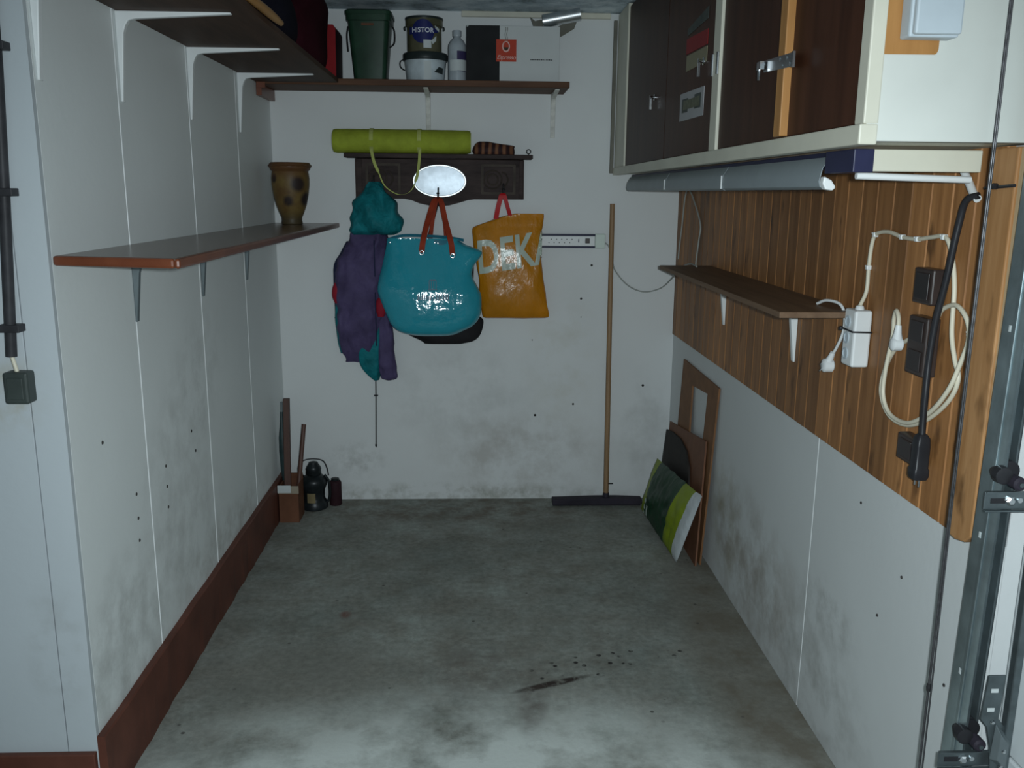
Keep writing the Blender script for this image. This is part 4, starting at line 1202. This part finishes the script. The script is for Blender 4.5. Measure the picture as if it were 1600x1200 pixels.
# ------------------------------------------------------------------ corner bottom left
ct = thing('stick_holder', 'red brown carton holder with pale rim in back left corner', 'holder', (-0.90, 4.24, 0))
xa, xb, y0_, y1_, zt = XL + .028, -0.862, 4.165, 4.30, 0.185
for nm, bx in (('front', (xa, xb, y0_, y0_ + .006, 0, zt)), ('back', (xa, xb, y1_ - .006, y1_, 0, zt + .03)), ('side', (xa, xa + .006, y0_ + .0065, y1_ - .0065, 0, zt)), ('side', (xb - .006, xb, y0_ + .0065, y1_ - .0065, 0, zt)), ('base', (xa + .0065, xb - .0065, y0_ + .0065, y1_ - .0065, 0, .005))):
    G().box(*bx).build(nm, 'terracotta', ct)
G().box(xa - .003, xb + .003, y0_ - .003, y0_ - .0005, zt - .035, zt + .004).build('rim_band', 'tan_tape', ct)
G().box(xa - .004, xa + .06, y0_ - .006, y0_ - .0032, zt - .03, zt + .008).build('white_tape', 'label_white', ct)
def stick(name, label, cat, p0, p1, r, m, n=10, cap=None):
    t = thing(name, label, cat, p0)
    G().tube([p0, p1], r, n).build('shaft', m, t, smooth=50)
    return t
s1 = thing('wooden_batten', 'upright reddish square batten standing in corner holder', 'batten', (-0.925, 4.25, 0.0055))
G().hexa([(-0.938, 4.195, .0055), (-0.908, 4.195, .0055), (-0.908, 4.219, .0055), (-0.938, 4.219, .0055)], [(-0.935, 4.255, .605), (-0.905, 4.255, .605), (-0.905, 4.279, .605), (-0.935, 4.279, .605)]).build('shaft', 'red_stick', s1, bevel=0.002)
s2 = stick('round_stick', 'reddish round stick leaning right out of corner holder', 'stick', (-0.888, 4.225, 0.014), (-0.852, 4.33, 0.458), .011, 'red_stick')
um = thing('folded_umbrella', 'dark green folded umbrella standing in back left corner', 'umbrella', (-0.952, 4.28, 0.006))
G().tube([(-0.944, 4.262, .03), (-0.946, 4.275, .16), (-0.949, 4.283, .22), (-0.952, 4.287, .33), (-0.954, 4.292, .40), (-0.953, 4.295, .47), (-0.953, 4.30, .53)], [.006, .010, .017, .020, .018, .011, .008], 12).build('canopy', 'umbrella', um, smooth=60)
G().tube([(-0.953, 4.30, .53), (-0.953, 4.305, .58)], .006, 8).build('grip', 'grey_bracket', um, smooth=60)
G().tube([(-0.944, 4.261, .006), (-0.944, 4.262, .03)], .004, 8).build('tip', 'chrome', um, smooth=60)

lx, ly = -0.822, 4.375
ln = thing('storm_lantern', 'black lantern with wire bail and beige label in back left corner', 'lantern', (lx, ly, 0))
G().lathe([(.060, 0), (.068, .006), (.068, .03), (.058, .045), (.052, .06), (.054, .10), (.066, .13), (.066, .150), (.058, .165), (.034, .185)], (lx, ly, 0), 28).build('body', 'lantern', ln, smooth=45)
G().lathe([(.036, .180), (.040, .188), (.038, .205), (.040, .210), (.034, .225), (.026, .236), (.022, .246), (.010, .250)], (lx, ly, 0), 24).build('cap', 'lantern', ln, smooth=45)
for s in (-1, 1):
    G().tube(crom([(lx + s * .058, ly, .025), (lx + s * .078, ly, .06), (lx + s * .076, ly, .14), (lx + s * .055, ly, .178)], 6), .007, 8).build('side_tube', 'lantern', ln, smooth=60)
g = G()
g.tube(crom([(lx - .078, ly, .165), (lx - .075, ly - .005, .225), (lx - .045, ly - .012, .258), (lx + .005, ly - .015, .268), (lx + .052, ly - .012, .256), (lx + .070, ly - .005, .215), (lx + .076, ly, .175)], 8), .003, 8)
g.build('bail', 'iron', ln, smooth=60)
decal(flat2d([[(-.026, .045), (.014, .045), (.014, .095), (-.026, .095)]]), on_cyl(lx, ly, 0, .056, .004), .01).build('label', 'lantern_label', ln)
cn = thing('small_tin', 'small dark red tin standing right of the black lantern', 'tin', (-0.722, 4.425, 0))
G().lathe([(.030, 0), (.032, .003), (.032, .118), (.028, .128), (.022, .132)], (-0.722, 4.425, 0), 22).build('body', 'dark_side', cn, smooth=40)
G().lathe([(.020, .131), (.021, .134), (.021, .142), (.018, .144)], (-0.722, 4.425, 0), 18).build('cap', 'lantern', cn, smooth=40)

# ------------------------------------------------------------------ boards and soil bag at the right
def lean(pts, x_bot, x_top, ztop, th):
    """board standing on the floor leaning on the right wall; pts are (y, z)"""
    def X(z):
        return x_bot + (x_top - x_bot) * z / ztop
    return [((X(z), y, z), (X(z) + th, y, z)) for y, z in pts]
def lean_board(name, label, pts, holes, x_bot, x_top, ztop, th, m, cat='board'):
    g = G()
    if holes:
        A = lean(pts, x_bot, x_top, ztop, th)
        B = lean(holes, x_bot, x_top, ztop, th)
        o0 = [g.bm.verts.new(a) for a, _ in A]
        o1 = [g.bm.verts.new(b) for _, b in A]
        i0 = [g.bm.verts.new(a) for a, _ in B]
        i1 = [g.bm.verts.new(b) for _, b in B]
        for k in range(4):
            l = (k + 1) % 4
            for f in ((o0[k], o0[l], i0[l], i0[k]), (o1[k], i1[k], i1[l], o1[l]), (o0[k], o1[k], o1[l], o0[l]), (i0[k], i0[l], i1[l], i1[k])):
                g.bm.faces.new(f)
    else:
        A = lean(pts, x_bot, x_top, ztop, th)
        a = [g.bm.verts.new(p) for p, _ in A]
        b = [g.bm.verts.new(p) for _, p in A]
        g.bm.faces.new(a)
        g.bm.faces.new(b[::-1])
        n = len(a)
        for k in range(n):
            g.bm.faces.new((a[k], b[k], b[(k + 1) % n], a[(k + 1) % n]))
    return tag(g.build(name, m), label, cat)
lean_board('template_board', 'tall brown hardboard with rectangular cut-out leaning on right wall', [(3.615, 0), (4.23, 0), (4.21, .815), (3.572, .808)], [(3.745, .50), (3.99, .50), (4.005, .728), (3.735, .748)], 0.995, 1.024, .815, .008, 'hardboard')
lean_board('hardboard_offcut', 'lower red brown hardboard leaning in front of cut-out board', [(3.60, 0), (4.33, 0), (4.33, .47), (3.655, .555)], None, 0.972, 1.004, .56, .007, 'hardboard_red')
lean_board('rounded_panel', 'dark grey panel with rounded corner leaning behind the compost bag', [(3.79, 0), (4.36, 0), (4.34, .425), (4.22, .445), (4.05, .455), (3.92, .435), (3.84, .38), (3.80, .30)], None, 0.950, 0.988, .46, .007, 'panel_dark')  # thin dark sheet with a rounded corner, between offcut and bag
# pillow-shaped plastic bag
sbg = thing('compost_bag', 'plump green and lime compost bag with white end leaning on boards', 'bag', (0.92, 3.93, 0))
NU, NV = 46, 26
c00, c10, c11, c01 = Vector((0.862, 4.30, 0.012)), Vector((0.893, 3.615, 0.012)), Vector((0.938, 3.40, 0.385)), Vector((0.934, 4.29, 0.285))
c11 = Vector((0.944, 3.445, 0.378))
nrm = (c10 - c00).cross(c01 - c00).normalized()
if nrm.x > 0:
    nrm = -nrm
def bagpt(i, j, side):
    u, v = i / NU, j / NV
    p = c00 * (1 - u) * (1 - v) + c10 * u * (1 - v) + c11 * u * v + c01 * (1 - u) * v
    h = (max(0, 4 * u * (1 - u)) ** .45) * (max(0, 4 * v * (1 - v)) ** .55)
    wv = .004 * noise.noise(Vector((u * 9, v * 9, side))) + .005 * noise.noise(Vector((u * 22, v * 4, 3 + side)))
    edge = .006 * noise.noise(Vector((u * 13 + 2, v * 13, 7)))
    q = p + nrm * side * ((.036 if side > 0 else .014) * h + 1.6 * wv * h)
    q += (c01 - c00).normalized() * edge * (0 if j == 0 else 1)
    q.z = max(q.z, .001)
    return q
def bagpiece(name, m, i0, i1, fat=0):
    g = G()
    V = {}
    for s in (1, -1):
        for i in range(i0, i1 + 1):
            for j in range(NV + 1):
                V[s, i, j] = g.bm.verts.new(bagpt(i, j, s))
        for i in range(i0, i1):
            for j in range(NV):
                g.bm.faces.new((V[s, i, j], V[s, i + 1, j], V[s, i + 1, j + 1], V[s, i, j + 1]))
    for i in range(i0, i1):
        for j in (0, NV):
            g.bm.faces.new((V[1, i, j], V[-1, i, j], V[-1, i + 1, j], V[1, i + 1, j]))
    bm = g.bm
    bvh = BVHTree.FromBMesh(bm)
    g.build(name, m, sbg, smooth=70)
    return bvh
M['bag_lime'] = film_mat('lime_film', (0.215, 0.285, 0.008), 0.42, 0.5, 20, .008, .12, spec=0.2)
M['bag_green'] = film_mat('dark_green_film', (0.010, 0.046, 0.020), 0.42, 0.6, 20, .008, .25, spec=0.2)
M['bag_white'] = film_mat('white_film', (0.56, 0.60, 0.62), 0.28, 0.5, 24, .008, .06)
bagpiece('lime_band', 'bag_lime', 0, 6)
bagpiece('green_band', 'bag_green', 6, 32)
bagpiece('lime_band', 'bag_lime', 32, 41)
bagpiece('white_end', 'bag_white', 41, NU)
def on_soil(u, v):
    p = c00 * (1 - u) * (1 - v) + c10 * u * (1 - v) + c11 * u * v + c01 * (1 - u) * v
    h = (max(0, 4 * u * (1 - u)) ** .45) * (max(0, 4 * v * (1 - v)) ** .55)
    return p + nrm * (.041 * h + .010)
polys = [[(.20, .08), (.225, .08), (.225, .13), (.20, .13)], [(.20, .17), (.24, .17), (.24, .20), (.22, .25), (.20, .24)], [(.20, .28), (.235, .28), (.24, .33), (.225, .36), (.20, .35)], [(.275, .10), (.31, .10), (.31, .28), (.275, .28)]]
decal(flat2d(polys), on_soil, .03).build('faded_print', 'clear_end', sbg)

# ------------------------------------------------------------------ right wall electrics
XW = XR - .006                                                   # face of the planks
def socket(label, y0, y1, z0, z1, n):
    t = thing('wall_socket', label, 'socket', (XW, (y0 + y1) / 2, z0), 'dark brown boxes on the pine planks')
    G().box(0.996, XW - .0005, y0, y1, z0, z1).build('case', 'socket_brown', t, bevel=0.004)
    h = (z1 - z0) / n
    for k in range(n):
        G().box(0.9925, 0.9955, y0 + .012, y1 - .012, z0 + h * k + .010, z0 + h * (k + 1) - .010).build('face_plate', 'socket_inner', t, bevel=0.002)
    return t
socket('dark brown switch on pine planks, uppermost of three', 1.885, 1.968, 1.367, 1.446, 1)
socket('dark brown double socket on pine planks behind hanging white plug', 1.888, 1.970, 1.205, 1.338, 2)
socket('dark brown socket on pine planks left of the black plug', 1.885, 1.968, 1.000, 1.062, 1)

ps = thing('power_strip', 'white power strip tied with black cable tie hanging beside plain shelf', 'power strip', (1.0, 2.255, 1.16))
G().box(0.981, XW - .001, 2.222, 2.290, 1.163, 1.312).build('body', 'white_plastic', ps, bevel=0.006)
for z in (1.195, 1.237, 1.279):
    g = G().lathe([(.016, -.0005), (.016, -.003), (.012, -.003), (.012, -.0008)], (0.981, 2.262, z), 18, 0)
    g.build('socket_ring', 'grey_box', ps, smooth=40)
G().lathe([(.012, 0), (.010, .008), (.008, .010)], (1.003, 2.25, 1.3125), 14).build('cable_gland', 'white_plastic', ps, smooth=40)
g = G()
g.tube([(0.979, 2.219, 1.257), (XW - .001, 2.219, 1.256)], .0025, 6)
g.tube([(0.977, 2.219, 1.257), (0.977, 2.291, 1.259)], .0025, 6)
g.lathe([(.006, 0), (.006, -.006), (.003, -.008)], (0.975, 2.285, 1.258), 8, 0)
g.build('cable_tie', 'black', ps, smooth=60)

wp = thing('white_plug', 'white mains plug on short lead hanging left of power strip', 'plug', (0.99, 2.38, 1.13))
G().tube(crom([(0.965, 2.44, 1.3045), (0.975, 2.40, 1.318), (0.99, 2.345, 1.314), (0.995, 2.320, 1.285), (0.997, 2.325, 1.24), (0.995, 2.358, 1.19), (0.993, 2.375, 1.172)], 8), .0042, 8).build('lead', 'white_plastic', wp, smooth=60)
g = G()
g.tube([(0.993, 2.372, 1.176), (0.991, 2.380, 1.160), (0.990, 2.386, 1.150)], [.007, .009, .012], 12)
g.build('neck', 'white_plastic', wp, smooth=60)
G().lathe([(.014, -.016), (.019, -.012), (.019, .010), (.015, .014)], (0.990, 2.390, 1.137), 18, 0).build('body', 'white_plastic', wp, smooth=40)
for dz in (-.009, .009):
    G().tube([(0.972, 2.39, 1.137 + dz), (0.962, 2.375, 1.134 + dz)], .0022, 6).build('pin', 'chrome', wp)

# cream lead: from the strip up along clips, then down into a hanging coil with its plug
cl = thing('extension_lead', 'cream flex looped in a hanging coil on pine planks with white plug', 'cable', (1.018, 2.0, 1.05))
X1 = XW - .006
path = [(1.003, 2.25, 1.322), (X1, 2.262, 1.36), (X1, 2.262, 1.42), (X1, 2.256, 1.48), (X1, 2.235, 1.507), (X1, 2.17, 1.515), (X1, 2.095, 1.506), (X1, 2.02, 1.505), (X1, 1.96, 1.512), (X1, 1.900, 1.515), (X1, 1.866, 1.478), (X1, 1.842, 1.412), (X1, 1.832, 1.317), (X1, 1.808, 1.262), (X1, 1.786, 1.225), (X1, 1.812, 1.172), (X1, 1.890, 1.110), (X1, 1.982, 1.072), (X1, 2.075, 1.074), (X1, 2.127, 1.122), (X1, 2.112, 1.190), (X1 - .004, 2.055, 1.248), (X1 - .004, 1.960, 1.294), (X1 - .004, 1.897, 1.333), (X1 - .006, 1.868, 1.362), (X1 - .006, 1.815, 1.377), (X1 - .006, 1.768, 1.352), (X1 - .006, 1.755, 1.312), (X1 - .006, 1.776, 1.258), (X1 - .010, 1.800, 1.200), (X1 - .010, 1.864, 1.134), (X1 - .010, 1.955, 1.085), (X1 - .010, 2.045, 1.082), (X1 - .010, 2.092, 1.118), (X1 - .010, 2.094, 1.18), (X1 - .008, 2.078, 1.270), (X1 - .012, 2.072, 1.312), (X1 - .018, 2.052, 1.335), (X1 - .022, 2.030, 1.322), (X1 - .024, 2.022, 1.300)]
G().tube(crom(path, 8), .0052, 8).build('flex', 'cord_cream', cl, smooth=60)
g = G()
g.tube([(X1 - .024, 2.022, 1.304), (X1 - .025, 2.020, 1.285), (X1 - .026, 2.018, 1.27)], [.007, .009, .013], 12)
g.build('plug_neck', 'white_plastic', cl, smooth=60)
G().lathe([(.010, -.014), (.0155, -.010), (.0155, .009), (.012, .012)], (X1 - .026, 2.017, 1.260), 18, 0).build('plug_body', 'white_plastic', cl, smooth=40)
for y, z in ((2.240, 1.505), (2.095, 1.506), (2.02, 1.505), (1.905, 1.515), (2.262, 1.42), (1.76, 1.325)):
    g = G()
    g.box(X1 - .007, XW - .0005, y - .006, y + .006, z - .006, z + .006)
    g.lathe([(.003, -.003), (.0, -.005)], (X1 - .006, y, z + .004), 8, 0, cap='start')
    g.build('cable_clip', 'white_plastic', cl, bevel=0.002)

bc = thing('black_lead', 'thick black lead with black plug hanging in front of brown sockets', 'cable', (1.0, 1.87, 0.97))
X2 = XW - .026
G().tube(crom([(X2 + .01, 1.772, 1.604), (X2, 1.79, 1.598), (X2, 1.806, 1.582), (X2, 1.815, 1.55), (X2 - .002, 1.822, 1.505), (X2 - .004, 1.834, 1.425), (X2 - .008, 1.850, 1.340), (X2 - .010, 1.856, 1.254), (X2 - .012, 1.852, 1.182), (X2 - .012, 1.850, 1.123), (X2 - .012, 1.846, 1.08)], 8), .0072, 10).build('flex', 'black', bc, smooth=60)
g = G()
g.rings([[(X2 - .012 + a, 1.846 + b, z) for a, b in rrect(-w_, w_, -w_, w_, .005, 3)] for w_, z in ((.009, 1.088), (.014, 1.080), (.0155, 1.06), (.0155, 1.012), (.0175, 1.008), (.0175, .992), (.015, .985))], True)
g.build('plug_body', 'black', bc, smooth=40)
for dy in (-.009, .009):
    G().tube([(X2 - .012, 1.846 + dy, .986), (X2 - .012, 1.846 + dy, .968)], .0024, 8).build('pin', 'chrome', bc)
gc = thing('grey_conduit', 'short pale grey conduit elbow under cabinet beside pine post', 'conduit', (1.0, 1.77, 1.60))
G().tube(crom([(XW - .012, 1.845, 1.652), (XW - .013, 1.82, 1.63), (XW - .016, 1.79, 1.605), (XW - .016, 1.775, 1.597)], 5), .0080, 12).build('pipe', 'white_plastic', gc, smooth=60)

tcord = G().tube(crom([(XW - .006, 4.42, 1.285), (XW - .006, 4.41, 1.34), (XW - .006, 4.37, 1.47), (XW - .006, 4.34, 1.585), (XW - .008, 4.27, 1.625), (XW - .006, 4.17, 1.58), (XW - .006, 4.02, 1.472), (XW - .006, 4.03, 1.40), (XW - .006, 4.06, 1.30), (XW - .006, 4.05, 1.24)], 8), .0034, 8)
tag(tcord.build('hanging_cord', 'cord_grey', smooth=60), 'thin pale cord looped on pine planks near back corner', 'cord')
tie = G()
tie.tube([(0.994, 1.627, 1.622), (0.994, 1.722, 1.618)], .0035, 6)
tie.lathe([(.006, 0), (.006, -.008)], (0.995, 1.685, 1.621), 8, 0)
tag(tie.build('cable_tie_band', 'black'), 'black cable tie strapped across top of pine post', 'cable tie')

# ------------------------------------------------------------------ garage door track and hardware
def tilt(o):
    for v in o.data.vertices:
        z = v.co.z + ORG[o.name].z
        v.co.y += (1.63 - z) * 0.0275 - 0.022
    return o
tr = thing('door_track', 'vertical galvanised garage door track beside the pine post', 'track', (1.0, 1.575, 0.0))
sec = [(1.020, 1.560), (1.020, 1.600), (1.012, 1.610), (0.988, 1.610), (0.980, 1.602), (0.980, 1.545), (0.984, 1.538), (0.990, 1.540)]
inn = [(0.9885, 1.5425), (0.985, 1.542), (0.983, 1.546), (0.983, 1.600), (0.989, 1.607), (1.011, 1.607), (1.017, 1.599), (1.017, 1.560)]
tilt(G().prism(sec + inn, 2, 0.0, 2.40).build('channel', 'zinc', tr, smooth=30))
tilt(G().box(0.9765, 0.980, 1.556, 1.566, 0.0, 2.40).build('rolled_bead', 'zinc', tr, bevel=0.0015))
tilt(G().prism([(1.021, 1.562), (1.021, 1.612), (1.0325, 1.612), (1.0325, 1.609), (1.024, 1.609), (1.024, 1.562)], 2, 0.0, 2.40).build('mounting_angle', 'dark_zinc', tr))
for z in (1.36, 0.955, 0.66):
    tilt(G().box(0.979, 0.9798, 1.574, 1.580, z, z + .012).build('slot', 'label_white', tr))
def hinge(label, z, y, x0, x1):
    """z: axle height, y: plane of the plate that faces down the garage"""
    t = thing('roller_hinge', label, 'hinge', ((x0 + x1) / 2, y, z - .06), 'roller hinges of the garage door')
    zc = z - .036
    G().box(x0, x1, y - .002, y + .002, zc - .017, zc + .017).build('plate', 'dark_zinc', t, bevel=0.0015)
    G().box(x0 - .001, x1, y - .010, y - .0022, zc + .0172, zc + .0195).build('upper_flange', 'dark_zinc', t)
    G().box(x0 - .001, x1, y - .010, y - .0022, zc - .0195, zc - .0172).build('lower_flange', 'dark_zinc', t)
    G().box(x0 + .012, x0 + .040, y - .0030, y - .0022, zc - .005, zc + .005).build('slot', 'black', t)
    G().lathe([(.009, 0), (.009, -.005), (.006, -.007)], (x0 + .049, y - .002, zc), 6, 1).build('bolt', 'chrome', t)
    G().lathe([(.005, 0), (.005, -.003)], (x0 + .067, y - .002, zc + .001), 12, 1).build('rivet', 'chrome', t, smooth=40)
    G().lathe([(.010, -.010), (.020, -.010), (.020, -.004), (.017, 0), (.020, .004), (.020, .010), (.010, .010)], (1.000, y + .035, z + .012), 22, 1).build('roller', 'black', t, smooth=35)
    G().lathe([(.010, -.008), (.016, -.006), (.017, .010), (.008, .030)], (0.977, y + .008, z + .010), 18, 1).build('sleeve', 'black', t, smooth=40)
    G().lathe([(.009, -.016), (.013, -.012), (.013, .010)], (1.001, y + .002, z - .002), 16, 1).build('collar', 'rubber', t, smooth=40)
    G().lathe([(.0045, -.0185), (.0045, .034)], (1.001, y + .002, z - .002), 10, 1).build('axle', 'dark_zinc', t, smooth=40)
    return t
hinge('zinc roller hinge of garage door level with the black plug', 1.088, 1.515, 0.942, 1.046)
hinge('zinc roller hinge of garage door at bottom right corner of frame', 0.540, 1.530, 0.925, 1.046)
lb = thing('corner_bracket', 'faceted dark steel bracket of garage door beside lowest roller', 'bracket', (1.02, 1.5, 0.48))
G().prism([(0.992, 0.700), (1.026, 0.700), (1.022, 0.606), (1.060, 0.560), (1.060, 0.480), (1.020, 0.480), (1.012, 0.545), (1.000, 0.590), (0.986, 0.606)], 1, 1.505, 1.509).build('plate', 'dark_zinc', lb, bevel=0.001)
g = G()
lo = [(1.016, 1.5045, 0.598), (1.048, 1.5045, 0.566), (1.048, 1.5045, 0.492), (1.012, 1.5045, 0.520)]
hi = [(1.020, 1.486, 0.582), (1.038, 1.486, 0.560), (1.036, 1.486, 0.508), (1.018, 1.486, 0.528)]
g.hexa(lo, hi)
g.build('boss', 'grey_bracket', lb, bevel=0.002)
for xx, zz in ((1.006, .668), (1.003, .627)):
    G().box(xx - .007, xx + .007, 1.5038, 1.5049, zz - .004, zz + .004).build('slot', 'label_white', lb)
for xx, zz in ((1.028, .548), (1.026, .516), (1.010, .600)):
    G().lathe([(.005, 0), (.003, -.003)], (xx, 1.486 if zz < .59 else 1.5045, zz), 8, 1).build('rivet', 'chrome', lb)
rp = thing('lift_cable', 'thin steel lift cable hanging in front of cabinet end and pine post', 'cable', (0.93, 1.6, 0))
G().tube([(0.9285, 1.598, 0.0), (0.9285, 1.598, 0.9), (0.9285, 1.598, 2.44)], .0026, 8).build('strand', 'rope', rp, smooth=60)
G().tube([(0.9325, 1.590, 0.0), (0.9320, 1.592, 0.5), (0.9290, 1.593, 1.0), (0.9287, 1.593, 2.44)], .0018, 8).build('strand', 'rope', rp, smooth=60)
G().lathe([(.004, -.008), (.005, 0), (.004, .008)], (0.9285, 1.598, 0.62), 8).build('crimp', 'iron', rp)

# ------------------------------------------------------------------ conduit and switch on the near left face
cp = thing('wall_conduit', 'dark grey conduit pipe clipped to white wall at left edge', 'conduit', (-1.07, 2.09, 1.21))
G().tube([(-1.030, 2.088, 2.43), (-1.045, 2.088, 1.87), (-1.060, 2.088, 1.59), (-1.084, 2.088, 1.215)], .0125, 12).build('pipe', 'conduit', cp, smooth=60)
for x, z in ((-1.0775, 1.282), (-1.060, 1.592), (-1.045, 1.905)):
    G().box(x - .025, x + .025, 2.072, 2.1075, z - .009, z + .009).build('clip', 'conduit', cp, bevel=0.002)
G().tube([(-1.083, 2.088, 1.216), (-1.074, 2.086, 1.178)], .005, 8).build('lead', 'cord_cream', cp, smooth=60)
sw = thing('light_switch', 'dark grey green light switch box below conduit at left edge', 'switch', (-1.072, 2.09, 1.104))
G().box(-1.100, -1.043, 2.066, 2.1075, 1.104, 1.180).build('box', 'switch_dark', sw, bevel=0.006)
G().box(-1.090, -1.053, 2.0615, 2.0655, 1.116, 1.168).build('rocker', 'switch_dark', sw, bevel=0.003)

# ------------------------------------------------------------------ pieces that sit on a part become its sub-parts
SUB = {'lettering': 'body', 'round_label': 'body', 'label_band': 'body', 'white_patch': 'body', 'handle_lug': 'body', 'wire_handle': 'body',
       'dark_smear': 'body', 'pale_label': 'body', 'grip': 'body', 'purple_label': 'body', 'white_label': 'body', 'label_line': 'body',
       'dark_panel': 'body', 'dark_side': 'body', 'red_label': 'body', 'fine_print': 'body', 'cup_outline': 'body', 'coffee_print': 'body',
       'steam_print': 'body', 'stud': 'body', 'carved_frame': 'back_board', 'carved_ring': 'back_board', 'carved_scroll': 'back_board',
       'spiral_end': 'roll', 'shoulder_patch': 'body', 'pocket_patch': 'body', 'zip': 'body', 'eyelet': 'body', 'faded_print': 'body',
       'pin_hole': 'body', 'indicator': 'body', 'rocker_switch': 'body', 'clamp_bolt': 'handle', 'blade': 'head', 'bristles': 'head',
       'rolled_lip': 'body', 'white_tape': 'front', 'rim_band': 'front', 'label': 'body', 'face_plate': 'case', 'socket_ring': 'body',
       'cable_gland': 'body', 'pin': 'body', 'hasp_pin': 'hasp', 'bolt': 'plate', 'rivet': 'plate', 'slot': 'plate', 'boss': 'plate',
       'upper_flange': 'plate', 'lower_flange': 'plate', 'rolled_bead': 'channel', 'clip': 'pipe', 'rocker': 'box', 'crimp': 'strand'}
for t in [o for o in COL.objects if o.parent is None and o.type == 'EMPTY']:
    kids = list(t.children)
    first = {}
    for c in kids:
        first.setdefault(c.name.split('.')[0], c)
    move = []
    for c in kids:
        k = SUB.get(c.name.split('.')[0])
        if c.name.split('.')[0] == 'pin' and 'plug_body' in first:
            k = 'plug_body'
        if k and k in first and first[k] is not c:
            move.append((c, first[k]))
    if len(kids) - len(move) >= 2:                               # a thing keeps at least two parts of its own
        for c, p in move:
            c.parent = p
